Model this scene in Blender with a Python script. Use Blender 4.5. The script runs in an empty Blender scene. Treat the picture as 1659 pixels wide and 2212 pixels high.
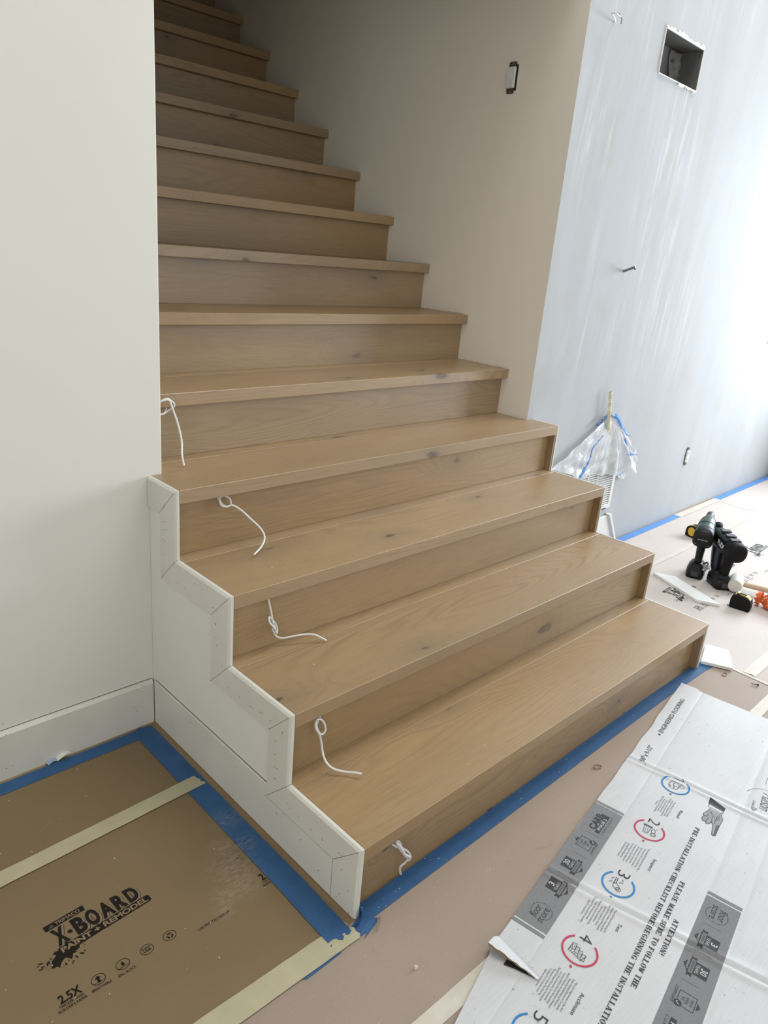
import bpy, bmesh, math, random
from mathutils import Vector, Matrix
random.seed(7)
SC = bpy.context.scene
COL = SC.collection

# ------------------------------------------------------------------ camera
IMG_W, IMG_H = 1659.0, 2212.0
FPX = 1591.25
CAM = Vector((-0.8300, -0.7923, 1.3024))
AX, AZ, AY = 1.2299, -0.7955, 0.0905
ROT = Matrix.Rotation(AZ, 3, 'Z') @ Matrix.Rotation(AX, 3, 'X') @ Matrix.Rotation(AY, 3, 'Z')
cam_data = bpy.data.cameras.new('camera')
cam = bpy.data.objects.new('camera', cam_data)
COL.objects.link(cam)
cam.matrix_world = Matrix.Translation(CAM) @ ROT.to_4x4()
cam_data.sensor_fit = 'VERTICAL'
cam_data.sensor_height = 36.0
cam_data.lens = FPX / IMG_H * 36.0
cam_data.clip_start = 0.02
SC.camera = cam

# ------------------------------------------------------------------ world, lights, exposure
SC.view_settings.view_transform = 'Standard'
SC.view_settings.look = 'None'
SC.view_settings.gamma = 1.0
SC.view_settings.use_curve_mapping = False
SC.view_settings.exposure = -0.68
world = bpy.data.worlds.new('daylight')
SC.world = world
world.use_nodes = True
world.node_tree.nodes['Background'].inputs[0].default_value = (0.80, 0.90, 1.0, 1)
world.node_tree.nodes['Background'].inputs[1].default_value = 1.0

def area(name, loc, direction, sx, sy, power, color, spread=180):
    d = bpy.data.lights.new(name, 'AREA')
    d.shape = 'RECTANGLE'
    d.size, d.size_y, d.energy, d.color = sx, sy, power, color
    d.spread = math.radians(spread)
    o = bpy.data.objects.new(name, d)
    COL.objects.link(o)
    o.location = loc
    o.rotation_euler = Vector(direction).to_track_quat('-Z', 'Z').to_euler()
    return o
# daylight entering through the windows of the right-hand wall, and of the wall behind the camera, plus added overhead and back-right fill
area('window_daylight_right', (5.03, -0.62, 1.55), (-1, 0, 0), 1.5, 2.7, 290, (0.83, 0.92, 1.0))
area('window_daylight_back', (-0.4, -4.43, 2.6), (0, 1, 0), 3.0, 2.2, 12, (1.0, 0.98, 0.93))
area('back_right_fill', (3.5, -4.43, 1.35), (0, 1, 0), 2.4, 2.4, 14, (0.88, 0.95, 1.0))  # added fill that evens out the lower plastered wall
area('overhead_fill', (1.8, 0.12, 4.33), (0, 0, -1), 2.4, 0.95, 112, (1.0, 0.97, 0.93))  # overhead fill added to brighten the treads, no such source known
area('window_daylight_left', (-3.18, -2.2, 1.6), (1, 0, 0), 2.4, 1.9, 66, (1.0, 0.98, 0.94))

# ------------------------------------------------------------------ calibrated measures (metres)
RISE, RUN, OVER, NOSE = 0.18, 0.2401, 0.0285, 0.0352
XS, XW, XO = 0.012, 1.592, 1.6297          # stair left end, stair wall, open right end
YL, YR = 0.8605, 0.842                      # faces of the left and right wall
XL = 0.0412                                 # end of the left wall
CEIL = 4.3

def ray(u, v):
    return ROT @ Vector(((u - IMG_W / 2) / FPX, -(v - IMG_H / 2) / FPX, -1.0))
def on(axis, val, u, v):
    """the point of the plane axis = val that was measured at u, v"""
    d = ray(u, v)
    t = (val - CAM[axis]) / d[axis]
    return CAM + d * t
def FL(u, v, z=0.0): return on(2, z, u, v)
def WY(u, v, y): return on(1, y, u, v)
def WX(u, v, x): return on(0, x, u, v)

# ------------------------------------------------------------------ mesh building
class MB:
    def __init__(s): s.v = []; s.f = []
    def add(s, vs, fs):
        n = len(s.v); s.v += [tuple(x) for x in vs]; s.f += [tuple(i + n for i in f) for f in fs]; return s
    def box(s, a, b):
        (x0, y0, z0), (x1, y1, z1) = a, b
        return s.add([(x0,y0,z0),(x1,y0,z0),(x1,y1,z0),(x0,y1,z0),(x0,y0,z1),(x1,y0,z1),(x1,y1,z1),(x0,y1,z1)],
                     [(0,3,2,1),(4,5,6,7),(0,1,5,4),(1,2,6,5),(2,3,7,6),(3,0,4,7)])
    def prism(s, poly, axis, a, b):
        """poly: 2D points in the two axes other than axis, in order"""
        def P(p, h):
            q = list(p); q.insert(axis, h); return tuple(q)
        n = len(poly)
        return s.add([P(p, a) for p in poly] + [P(p, b) for p in poly],
                     [tuple(range(n))[::-1], tuple(range(n, 2*n))] + [(i, (i+1) % n, (i+1) % n + n, i + n) for i in range(n)])
    def loft(s, rings, cap=True):
        n = len(rings[0]); vs = [p for r in rings for p in r]; fs = []
        for k in range(len(rings) - 1):
            for i in range(n):
                j = (i + 1) % n
                fs.append((k*n+i, k*n+j, (k+1)*n+j, (k+1)*n+i))
        if cap: fs += [tuple(range(n))[::-1], tuple(range((len(rings)-1)*n, len(rings)*n))]
        return s.add(vs, fs)
    def tube(s, pts, r, n=8, cap=True):
        pts = [Vector(p) for p in pts]; rings = []
        t0 = (pts[1] - pts[0]).normalized()
        up = t0.orthogonal().normalized()
        for i, p in enumerate(pts):
            a = pts[max(i-1, 0)]; b = pts[min(i+1, len(pts)-1)]
            t = (b - a).normalized() if (b - a).length > 1e-9 else t0
            up = (up - t * up.dot(t)); up = up.normalized() if up.length > 1e-6 else t.orthogonal().normalized()
            w = t.cross(up); rr = r[i] if isinstance(r, (list, tuple)) else r
            rings.append([p + (up * math.cos(2*math.pi*k/n) + w * math.sin(2*math.pi*k/n)) * rr for k in range(n)])
        return s.loft(rings, cap)
    def lathe(s, prof, n=24, axis=2):
        """prof: (radius, height)"""
        rings = []
        for r, h in prof:
            ring = []
            for k in range(n):
                c, d = r * math.cos(2*math.pi*k/n), r * math.sin(2*math.pi*k/n)
                ring.append(((h, c, d), (d, h, c), (c, d, h))[axis])
            rings.append(ring)
        return s.loft(rings)
    def grid(s, rows):
        n = len(rows[0]); vs = [p for r in rows for p in r]
        return s.add(vs, [(i*n+j, i*n+j+1, (i+1)*n+j+1, (i+1)*n+j) for i in range(len(rows)-1) for j in range(n-1)])
    def tf(s, M):
        s.v = [tuple(M @ Vector(p)) for p in s.v]; return s
    def build(s, name, mat, parent=None, bevel=0, seg=2, smooth=None, recalc=True, kind=None, label=None, loc=None):
        me = bpy.data.meshes.new(name)
        me.from_pydata(s.v, [], s.f)
        if recalc or bevel:
            bm = bmesh.new(); bm.from_mesh(me)
            if recalc: bmesh.ops.recalc_face_normals(bm, faces=bm.faces[:])
            if bevel:
                es = [e for e in bm.edges if len(e.link_faces) == 2 and e.calc_face_angle(0) > 0.6]
                bmesh.ops.bevel(bm, geom=es, offset=bevel, segments=seg, profile=0.6, affect='EDGES', clamp_overlap=True)
            bm.to_mesh(me); bm.free()
        if smooth:
            me.polygons.foreach_set('use_smooth', [True] * len(me.polygons))
            me.set_sharp_from_angle(angle=math.radians(smooth))
        me.materials.append(mat)
        o = bpy.data.objects.new(name, me); COL.objects.link(o)
        if parent is not None:
            o.parent = parent
        if loc is not None: o.location = loc
        if kind: o['kind'] = kind
        if label: o['label'] = label
        return o

def tag(o, label, cat, group=None, kind=None):
    o['label'] = label; o['category'] = cat
    if group: o['group'] = group
    if kind: o['kind'] = kind
    return o
def thing(name, label, cat, loc=(0, 0, 0), rz=0.0, group=None):
    o = bpy.data.objects.new(name, None); COL.objects.link(o)
    o.empty_display_size = 0.05
    o.location = loc; o.rotation_euler = (0, 0, rz)
    return tag(o, label, cat, group)
def struct(o): o['kind'] = 'structure'; return o

def spline(pts, n=8):
    """Catmull-Rom through pts"""
    pts = [Vector(p) for p in pts]; out = []
    for i in range(len(pts) - 1):
        p0, p1, p2, p3 = pts[max(i-1, 0)], pts[i], pts[i+1], pts[min(i+2, len(pts)-1)]
        for k in range(n):
            t = k / n
            out.append(0.5 * ((2*p1) + (p2-p0)*t + (2*p0-5*p1+4*p2-p3)*t*t + (3*p1-p0-3*p2+p3)*t**3))
    out.append(pts[-1]); return out

# ------------------------------------------------------------------ materials
class NT:
    def __init__(s, name):
        s.m = bpy.data.materials.new(name); s.m.use_nodes = True
        s.t = s.m.node_tree; s.p = s.t.nodes['Principled BSDF']
    def n(s, typ, props=None, **inp):
        nd = s.t.nodes.new(typ)
        for k, v in (props or {}).items(): setattr(nd, k, v)
        for k, v in inp.items():
            key = int(k[1:]) if k[0] == 'i' and k[1:].isdigit() else k.replace('_', ' ')
            s.set(nd.inputs[key], v)
        return nd
    def set(s, sock, v):
        if isinstance(v, bpy.types.NodeSocket): s.t.links.new(v, sock)
        elif isinstance(v, bpy.types.Node): s.t.links.new(v.outputs[0], sock)
        elif isinstance(v, (tuple, list)) and len(v) == 3 and sock.type == 'RGBA': sock.default_value = (*v, 1)
        else: sock.default_value = v
    def math(s, op, a, b=None, c=None, clamp=False):
        nd = s.n('ShaderNodeMath', {'operation': op, 'use_clamp': clamp})
        s.set(nd.inputs[0], a)
        if b is not None: s.set(nd.inputs[1], b)
        if c is not None: s.set(nd.inputs[2], c)
        return nd.outputs[0]
    def obj(s): return s.n('ShaderNodeTexCoord').outputs['Object']
    def rand(s): return s.n('ShaderNodeObjectInfo').outputs['Random']
    def mapv(s, vec, scale, loc=(0, 0, 0), rot=(0, 0, 0)):
        return s.n('ShaderNodeMapping', None, Vector=vec, Scale=scale, Location=loc, Rotation=rot).outputs[0]
    def noise(s, vec, scale, detail=3, rough=0.5, dist=0.0):
        return s.n('ShaderNodeTexNoise', None, Vector=vec, Scale=scale, Detail=detail, Roughness=rough, Distortion=dist).outputs['Fac']
    def ramp(s, fac, stops):
        nd = s.n('ShaderNodeValToRGB'); s.set(nd.inputs[0], fac)
        e = nd.color_ramp.elements
        while len(e) < len(stops): e.new(0.5)
        for el, (p, c) in zip(e, stops):
            el.position = p; el.color = (*c, 1) if len(c) == 3 else c
        return nd.outputs[0]
    def rng(s, x, a, b, c=0.0, d=1.0):
        nd = s.n('ShaderNodeMapRange'); nd.clamp = True
        for i, q in enumerate((x, a, b, c, d)): s.set(nd.inputs[i], q)
        return nd.outputs[0]
    def mix(s, fac, a, b, mode='MIX'):
        nd = s.n('ShaderNodeMix', {'data_type': 'RGBA', 'blend_type': mode})
        s.set(nd.inputs['Factor'], fac); s.set(nd.inputs[6], a); s.set(nd.inputs[7], b)
        return nd.outputs[2]
    def bump(s, h, strength=0.2, dist=0.002):
        nd = s.n('ShaderNodeBump'); nd.inputs['Strength'].default_value = strength; nd.inputs['Distance'].default_value = dist
        s.set(nd.inputs['Height'], h); s.t.links.new(nd.outputs[0], s.p.inputs['Normal'])
    def out(s, color, rough=0.6, spec=0.4, metal=0.0):
        s.set(s.p.inputs['Base Color'], color); s.set(s.p.inputs['Roughness'], rough)
        s.p.inputs['Specular IOR Level'].default_value = spec; s.p.inputs['Metallic'].default_value = metal
        return s.m

def plain(name, col, rough=0.5, spec=0.4, metal=0.0, var=0.06, scale=60):
    """one colour with a slight mottling"""
    t = NT(name)
    f = t.rng(t.noise(t.obj(), scale, 3), 0.3, 0.7)
    a = tuple(c * (1 - var) for c in col); b = tuple(min(1, c * (1 + var)) for c in col)
    return t.out(t.mix(f, a, b), rough, spec, metal)

def oak(name, axis=0, tint=(1, 1, 1)):
    t = NT(name)
    r = t.rand()
    off = t.n('ShaderNodeCombineXYZ', None, X=t.math('MULTIPLY', r, 37.0), Y=t.math('MULTIPLY', r, 91.0), Z=t.math('MULTIPLY', r, 53.0)).outputs[0]
    co = t.n('ShaderNodeVectorMath', {'operation': 'ADD'}); t.set(co.inputs[0], t.obj()); t.set(co.inputs[1], off)
    co = co.outputs[0]
    def st(along, across):
        sc = [across] * 3; sc[axis] = along
        return t.mapv(co, tuple(sc))
    # knots: sparse cells on the board's face that also bend the rings around them
    sep = t.n('ShaderNodeSeparateXYZ', None, Vector=co)
    o1, o2 = [sep.outputs[k] for k in range(3) if k != axis]
    fl = t.n('ShaderNodeCombineXYZ', None, X=t.math('MULTIPLY', sep.outputs[axis], 2.3), Y=t.math('MULTIPLY', t.math('ADD', o1, o2), 5.6)).outputs[0]
    wob = t.n('ShaderNodeTexNoise', None, Vector=st(9, 22), Scale=1.0, Detail=3)
    vc = t.n('ShaderNodeVectorMath', {'operation': 'MULTIPLY_ADD'}); t.set(vc.inputs[0], wob.outputs['Color']); vc.inputs[1].default_value = (0.22, 0.22, 0); t.set(vc.inputs[2], fl)
    vor = t.n('ShaderNodeTexVoronoi', {'feature': 'F1', 'voronoi_dimensions': '2D'}, Vector=vc.outputs[0], Scale=1.0, Randomness=1.0)
    kd = vor.outputs['Distance']
    ksc = t.n('ShaderNodeSeparateColor', None, Color=vor.outputs['Color'])
    ksel = t.rng(ksc.outputs[0], 0.50, 0.54)
    ksz = t.rng(ksc.outputs[1], 0, 1, 0.028, 0.085)
    near = t.math('MULTIPLY', t.rng(kd, 0.0, 0.50, 1.0, 0.0), ksel)
    base = t.noise(st(0.50, 4.2), 1.0, 2.0, 0.45, 0.25)
    base = t.math('ADD', base, t.math('MULTIPLY', t.math('POWER', near, 2.0), 0.16))
    rings = t.math('SINE', t.math('MULTIPLY', base, 230.0))
    rings = t.math('MULTIPLY', t.rng(rings, 0.0, 1.0), t.rng(t.noise(st(0.8, 5.0), 1.0, 2), 0.36, 0.62, 0.12, 1.0))
    fine = t.noise(st(7.0, 260.0), 1.0, 2, 0.6)
    pores = t.rng(t.noise(st(16.0, 420.0), 1.0, 2, 0.6), 0.56, 0.72)
    broad = t.noise(st(0.9, 3.2), 1.0, 3, 0.55)
    c = t.ramp(broad, [(0.25, (0.255*tint[0], 0.162*tint[1], 0.070*tint[2])), (0.5, (0.322*tint[0], 0.207*tint[1], 0.095*tint[2])), (0.78, (0.388*tint[0], 0.257*tint[1], 0.125*tint[2]))])
    c = t.mix(t.math('MULTIPLY', rings, 0.58), c, (0.225*tint[0], 0.143*tint[1], 0.072*tint[2]))
    c = t.mix(t.rng(fine, 0.3, 0.75, 0.0, 0.32), c, (0.42*tint[0], 0.285*tint[1], 0.150*tint[2]))
    c = t.mix(t.math('MULTIPLY', pores, 0.35), c, (0.17, 0.11, 0.06))
    # greyish mineral streaks and dark knot hearts
    c = t.mix(t.math('MULTIPLY', t.math('POWER', near, 2.2), 0.60), c, (0.19, 0.145, 0.095))
    heart = t.math('MULTIPLY', t.rng(t.math('DIVIDE', kd, ksz), 0.65, 1.15, 1.0, 0.0), ksel)
    c = t.mix(t.math('MULTIPLY', heart, t.rng(t.noise(st(30, 60), 1.0, 2), 0.35, 0.6, 0.45, 0.9)), c, (0.075, 0.047, 0.026))
    hs = t.n('ShaderNodeHueSaturation', None, Color=c, Value=t.rng(r, 0, 1, 0.93, 1.07), Saturation=t.rng(t.math('FRACT', t.math('MULTIPLY', r, 7.3)), 0, 1, 0.88, 1.04))
    t.bump(t.math('ADD', fine, t.math('MULTIPLY', pores, -0.8)), 0.12, 0.0006)
    t.p.inputs['Coat Weight'].default_value = 0.3; t.p.inputs['Coat Roughness'].default_value = 0.42
    return t.out(hs.outputs[0], t.rng(fine, 0, 1, 0.36, 0.50), 0.75)

M = {}
M['oak'] = oak('oak_planks')
M['oak_up'] = oak('oak_upright_grain', 2, (0.86, 0.82, 0.78))
M['oak_floor'] = oak('oak_floor', 1, (0.80, 0.78, 0.72))

def wallpaint(name, a, b, streak=0.0):
    t = NT(name); co = t.obj()
    f = t.rng(t.noise(co, 1.6, 4, 0.55), 0.3, 0.7)
    c = t.mix(f, a, b)
    t.bump(t.noise(co, 240, 2), 0.05, 0.001)
    return t.out(c, 0.55, 0.35)
M['paint'] = wallpaint('wall_paint', (0.725, 0.715, 0.655), (0.75, 0.74, 0.68))
M['stairpaint'] = wallpaint('stairwell_paint', (0.80, 0.745, 0.645), (0.82, 0.765, 0.665))
M['ceilpaint'] = wallpaint('ceiling_paint', (0.74, 0.74, 0.72), (0.78, 0.78, 0.76))
M['trim'] = plain('white_trim_primer', (0.67, 0.66, 0.59), 0.42, 0.45, var=0.03, scale=9)

def plaster():
    t = NT('skimmed_plaster'); co = t.obj()
    # trowelled upright streaks that lean a little, patches of thicker filler, smooth grey primer
    lean = t.mapv(co, (1, 1, 1), rot=(0, math.radians(-5), 0))
    w = t.noise(t.mapv(lean, (5.0, 1.0, 0.9)), 1.0, 4, 0.6, 0.6)
    s1 = t.noise(t.mapv(lean, (26.0, 1.0, 2.2)), 1.0, 5, 0.7, 0.4)
    zsep = t.n('ShaderNodeSeparateXYZ', None, Vector=co)
    up = t.rng(t.math('ADD', zsep.outputs[2], t.math('MULTIPLY', t.noise(t.mapv(co, (3, 1, 3)), 1.0, 2), 0.5)), 1.0, 1.45)
    zone = t.noise(t.mapv(lean, (1.6, 1.0, 1.1), loc=(0.7, 0, 0.2)), 1.0, 2, 0.5)
    c = t.mix(t.rng(w, 0.36, 0.66), (0.43, 0.44, 0.45), (0.465, 0.475, 0.49))
    c = t.mix(t.math('MULTIPLY', t.math('MULTIPLY', t.rng(s1, 0.52, 0.68), t.rng(zone, 0.47, 0.62)), up), c, (0.57, 0.57, 0.575))
    c = t.mix(t.math('MULTIPLY', t.rng(s1, 0.47, 0.35), t.rng(zone, 0.48, 0.60, 0.0, 0.4)), c, (0.40, 0.40, 0.395))
    spot = t.rng(t.noise(t.mapv(co, (4, 1, 4), loc=(3, 0, 1)), 1.0, 2), 0.60, 0.68)
    c = t.mix(t.math('MULTIPLY', spot, 0.35), c, (0.42, 0.405, 0.38))
    t.bump(t.math('ADD', s1, t.math('MULTIPLY', w, 0.5)), 0.10, 0.002)
    return t.out(c, 0.8, 0.1)
M['plaster'] = plaster()

def smear(t, c, spots, col):
    """rubbed plaster dust: soft patches broken up by noise"""
    co = t.obj(); tot = None
    for x, y, r in spots:
        v = t.n('ShaderNodeVectorMath', {'operation': 'DISTANCE'}); t.set(v.inputs[0], co); v.inputs[1].default_value = (x, y, 0.003)
        g = t.rng(v.outputs['Value'], 0.0, r, 1.0, 0.0)
        tot = g if tot is None else t.math('MAXIMUM', tot, g)
    n1 = t.noise(t.mapv(co, (60, 150, 1), rot=(0, 0, 0.5)), 1.0, 5, 0.7)
    n2 = t.noise(co, 420, 3, 0.7)
    f = t.math('MULTIPLY', tot, t.math('ADD', t.rng(n1, 0.42, 0.72, 0.0, 0.75), t.rng(n2, 0.56, 0.70, 0.0, 0.5)), clamp=True)
    return t.mix(t.math('MULTIPLY', f, 0.85), c, col)
DUST = ((-0.115, 0.275, 0.075), (-0.125, 0.225, 0.060), (-0.17, 0.215, 0.040), (-0.10, 0.33, 0.045), (-0.06, 0.31, 0.04), (-0.05, 0.40, 0.05), (-0.19, 0.19, 0.03))

def kraft(name, a, b, dark, light=None):
    t = NT(name); co = t.obj()
    c = t.mix(t.rng(t.noise(co, 2.3, 4, 0.6), 0.32, 0.68), a, b)
    c = t.mix(t.rng(t.noise(co, 420, 2, 0.7), 0.60, 0.72, 0.0, 0.40), c, dark)
    c = t.mix(t.rng(t.noise(t.mapv(co, (1, 1, 1), loc=(9, 4, 0)), 380, 2, 0.7), 0.62, 0.74, 0.0, 0.35), c, light or tuple(min(1, q * 1.5) for q in b))
    c = t.mix(t.rng(t.noise(co, 38, 4, 0.7), 0.66, 0.74, 0.0, 0.25), c, dark)
    if 'brown' in name: c = smear(t, c, DUST, (0.40, 0.345, 0.285))
    t.bump(t.noise(co, 9, 3), 0.15, 0.006)
    return t.out(c, 0.55, 0.25)
M['paper'] = kraft('rosin_paper', (0.31, 0.242, 0.190), (0.34, 0.268, 0.213), (0.20, 0.145, 0.11))
M['board'] = kraft('brown_floor_board', (0.190, 0.134, 0.070), (0.212, 0.152, 0.083), (0.15, 0.10, 0.06))
M['board2'] = kraft('floor_board_glare', (0.50, 0.445, 0.41), (0.57, 0.51, 0.47), (0.20, 0.15, 0.12))  # same board made lighter, glancing sheen carried by the colour

M['paper_mid'] = kraft('rosin_paper_glare', (0.43, 0.37, 0.32), (0.48, 0.415, 0.365), (0.22, 0.17, 0.135))  # rosin paper lightened, its glare put into the colour

def tape(name, a, b, rough=0.5, dust=0.25):
    t = NT(name); co = t.obj()
    c = t.mix(t.rng(t.noise(co, 14, 4, 0.6), 0.3, 0.7), a, b)
    c = t.mix(t.rng(t.noise(co, 330, 3, 0.7), 0.64, 0.74, 0.0, dust), c, (0.62, 0.62, 0.60))
    if 'painters_tape' in name: c = smear(t, c, DUST, (0.30, 0.33, 0.36))
    t.bump(t.noise(co, 300, 2), 0.15, 0.0006)
    return t.out(c, rough, 0.35)
M['blue'] = tape('blue_painters_tape', (0.022, 0.083, 0.205), (0.032, 0.108, 0.250), 0.6, 0.10)
M['blue_light'] = tape('blue_painters_tape_pale', (0.08, 0.22, 0.52), (0.11, 0.27, 0.60), 0.5, 0.2)
M['masking'] = tape('masking_tape', (0.40, 0.36, 0.235), (0.46, 0.415, 0.28), 0.55, 0.15)
M['masking_pale'] = tape('pale_masking_tape', (0.52, 0.47, 0.40), (0.62, 0.57, 0.49), 0.5, 0.3)

def cardstock():
    t = NT('white_corrugated_cardboard'); co = t.obj()
    c = t.mix(t.rng(t.noise(co, 3.0, 4, 0.6), 0.35, 0.7), (0.50, 0.50, 0.505), (0.56, 0.56, 0.57))
    lines = t.noise(t.mapv(co, (12, 330, 1), rot=(0, 0, math.radians(9.2 + 81))), 1.0, 2, 0.5)
    c = t.mix(t.rng(lines, 0.40, 0.65, 0.0, 0.30), c, (0.62, 0.62, 0.625))
    dirt = t.math('MULTIPLY', t.rng(t.noise(t.mapv(co, (60, 100, 1), rot=(0, 0, 0.4)), 1.0, 4, 0.65), 0.63, 0.72), t.rng(t.noise(co, 7, 2), 0.45, 0.62))
    c = t.mix(t.math('MULTIPLY', dirt, 0.75), c, (0.20, 0.18, 0.15))
    c = t.mix(t.rng(t.noise(t.mapv(co, (1, 1, 1), loc=(2, 7, 0)), 95, 3, 0.6), 0.70, 0.745, 0.0, 0.8), c, (0.16, 0.15, 0.14))
    t.bump(lines, 0.12, 0.0006)
    return t.out(c, 0.5, 0.4)
M['card'] = cardstock()
M['card_core'] = plain('brown_card_core', (0.25, 0.18, 0.11), 0.8, 0.2)
for nm, c in {'ink': (0.016, 0.013, 0.010), 'ink_faint': (0.075, 0.066, 0.062), 'band': (0.215, 0.215, 0.22), 'dark_grey': (0.062, 0.062, 0.066),
              'ink_blue': (0.05, 0.22, 0.50), 'ink_red': (0.50, 0.065, 0.115), 'knock': (0.50, 0.50, 0.50), 'knock_brown': (0.245, 0.18, 0.11), 'skin_grey': (0.33, 0.33, 0.34),
              'ink_mid': (0.13, 0.13, 0.135)}.items():
    M[nm] = plain('print_' + nm, c, 0.75, 0.12, var=0.05, scale=160)
M['cable'] = plain('white_cable_jacket', (0.72, 0.71, 0.68), 0.35, 0.5, var=0.02)
M['joint'] = plain('joint_shadow_gap', (0.13, 0.125, 0.11), 0.9, 0.1)
M['hole'] = plain('nail_hole', (0.02, 0.02, 0.018), 0.9, 0.1)
M['black'] = plain('black_plastic', (0.005, 0.005, 0.0055), 0.38, 0.3, var=0.2)
M['rubber'] = plain('black_rubber', (0.005, 0.005, 0.005), 0.6, 0.2, var=0.2)
M['grey_plastic'] = plain('dark_grey_plastic', (0.035, 0.035, 0.04), 0.45, 0.5)
M['navy'] = plain('navy_plastic', (0.006, 0.008, 0.02), 0.25, 0.5)
M['green'] = plain('green_plastic', (0.010, 0.058, 0.036), 0.3, 0.5)
M['yellow'] = plain('yellow_plastic', (0.62, 0.40, 0.02), 0.4, 0.5)
M['orange'] = plain('orange_film', (0.72, 0.13, 0.025), 0.35, 0.5, var=0.15, scale=40)
M['white_plastic'] = plain('white_plastic', (0.70, 0.69, 0.66), 0.35, 0.5, var=0.02)
M['white_rubber'] = plain('white_rubber', (0.66, 0.63, 0.57), 0.6, 0.35, var=0.08, scale=25)
M['steel'] = plain('galvanised_steel', (0.30, 0.30, 0.30), 0.4, 0.5, 0.8, var=0.15)
M['steel_dark'] = plain('dark_steel', (0.06, 0.06, 0.062), 0.4, 0.5, 0.7)
M['duct_sheet'] = plain('grey_duct_sheet', (0.20, 0.195, 0.185), 0.5, 0.3)
M['strap'] = plain('tarnished_strap', (0.13, 0.125, 0.115), 0.45, 0.5, 0.5, var=0.3, scale=120)
M['duct'] = plain('duct_metal', (0.12, 0.12, 0.115), 0.6, 0.3, 0.0, var=0.15, scale=14)
M['wood_pale'] = plain('pale_wood', (0.50, 0.39, 0.26), 0.5, 0.4, var=0.1, scale=30)
M['whiteboard'] = plain('white_primed_board', (0.74, 0.74, 0.71), 0.4, 0.45, var=0.02, scale=12)
M['vent'] = plain('white_enamel', (0.72, 0.715, 0.69), 0.4, 0.45, var=0.02)
M['dark'] = plain('dark_void', (0.03, 0.028, 0.025), 0.8, 0.2)
M['crumb'] = plain('pale_wood_crumbs', (0.62, 0.52, 0.38), 0.7, 0.3, var=0.3, scale=30)
M['white_paper'] = plain('torn_white_paper', (0.72, 0.70, 0.66), 0.6, 0.3, var=0.06)
M['pale_blue'] = plain('tape_back', (0.35, 0.44, 0.60), 0.5, 0.3)
M['grey_wire'] = plain('grey_wire', (0.16, 0.165, 0.16), 0.45, 0.4)

def film():
    t = NT('clear_plastic_film'); co = t.obj()
    t.t.nodes.remove(t.p)
    out = t.t.nodes['Material Output']
    tr = t.n('ShaderNodeBsdfTransparent'); gl = t.n('ShaderNodeBsdfGlossy'); gl.inputs['Roughness'].default_value = 0.16
    tl = t.n('ShaderNodeBsdfTranslucent'); df = t.n('ShaderNodeBsdfDiffuse')
    tl.inputs['Color'].default_value = (0.95, 0.96, 0.98, 1); df.inputs['Color'].default_value = (0.88, 0.90, 0.93, 1)
    bp = t.n('ShaderNodeBump', None, Height=t.noise(t.mapv(co, (60, 60, 22)), 1.0, 3, 0.6, 0.5), Strength=0.35, Distance=0.006)
    for nd in (gl, tl, df): t.t.links.new(bp.outputs[0], nd.inputs['Normal'])
    a = t.n('ShaderNodeMixShader', None, Fac=0.22); t.t.links.new(df.outputs[0], a.inputs[1]); t.t.links.new(tl.outputs[0], a.inputs[2])
    b = t.n('ShaderNodeMixShader', None, Fac=t.rng(t.noise(t.mapv(co, (30, 30, 8)), 1.0, 3), 0.35, 0.65, 0.55, 0.88)); t.t.links.new(tr.outputs[0], b.inputs[1]); t.t.links.new(a.outputs[0], b.inputs[2])
    c = t.n('ShaderNodeMixShader', None, Fac=0.14); t.t.links.new(b.outputs[0], c.inputs[1]); t.t.links.new(gl.outputs[0], c.inputs[2])
    t.t.links.new(c.outputs[0], out.inputs['Surface'])
    return t.m
M['film'] = film()

# ================================================================== THE ROOM
XF, YB, XLF = 5.05, -4.45, -3.2             # far right wall, wall behind the camera, far left wall
NX0, NX1, NZ0, NZ1 = 2.125, 2.470, 2.030, 2.180   # hole cut for the duct
mb = MB().box((XLF, YB, -0.06), (XF, 5.0, 0.0))
struct(mb.build('floor', M['oak_floor']))
mb = MB().box((XLF, YL, 0.0), (XL, YL + 0.1, CEIL))
struct(mb.build('wall_left', M['paint'], bevel=0.003))
# the plastered wall runs about one degree out of square with the stairs
SK = 0.018
MWALL = Matrix.Translation((XW, YR, 0)) @ Matrix.Rotation(SK, 4, 'Z') @ Matrix.Translation((-XW, -YR, 0))
def RW(u, v, off=0.0):
    """wall coordinates (x, z) of the point of the plastered wall measured at u, v"""
    d = ray(u, v); n = Vector((-math.sin(SK), math.cos(SK), 0)); o = Vector((XW, YR, 0)) - n * off
    t = (o - CAM).dot(n) / d.dot(n); p = MWALL.inverted() @ (CAM + d * t)
    return p.x, p.z
mb = MB()
mb.prism([(XW, YR), (NX0, YR), (NX0, YR + 0.1), (XW + 0.1, YR + 0.1)], 2, 0.0, CEIL)
mb.box((NX1, YR, 0), (XF + 0.02, YR + 0.1, CEIL)).box((NX0, YR, 0), (NX1, YR + 0.1, NZ0)).box((NX0, YR, NZ1), (NX1, YR + 0.1, CEIL))
struct(mb.tf(MWALL).build('wall_right', M['plaster']))
mb = MB().prism([(XW, YR), (XW + 0.1, YR + 0.1), (XW + 0.1, 4.9), (XW, 4.9)], 2, 0.0, 5.2)
struct(mb.build('wall_stairwell_right', M['stairpaint']))
struct(MB().box((XL - 0.1, YL + 0.1, 0), (XL, 4.9, 5.2)).build('wall_stairwell_left', M['stairpaint']))
struct(MB().box((XL - 0.1, 4.9, 0), (XW + 0.1, 5.0, 5.2)).build('wall_stairwell_back', M['stairpaint']))
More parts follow.
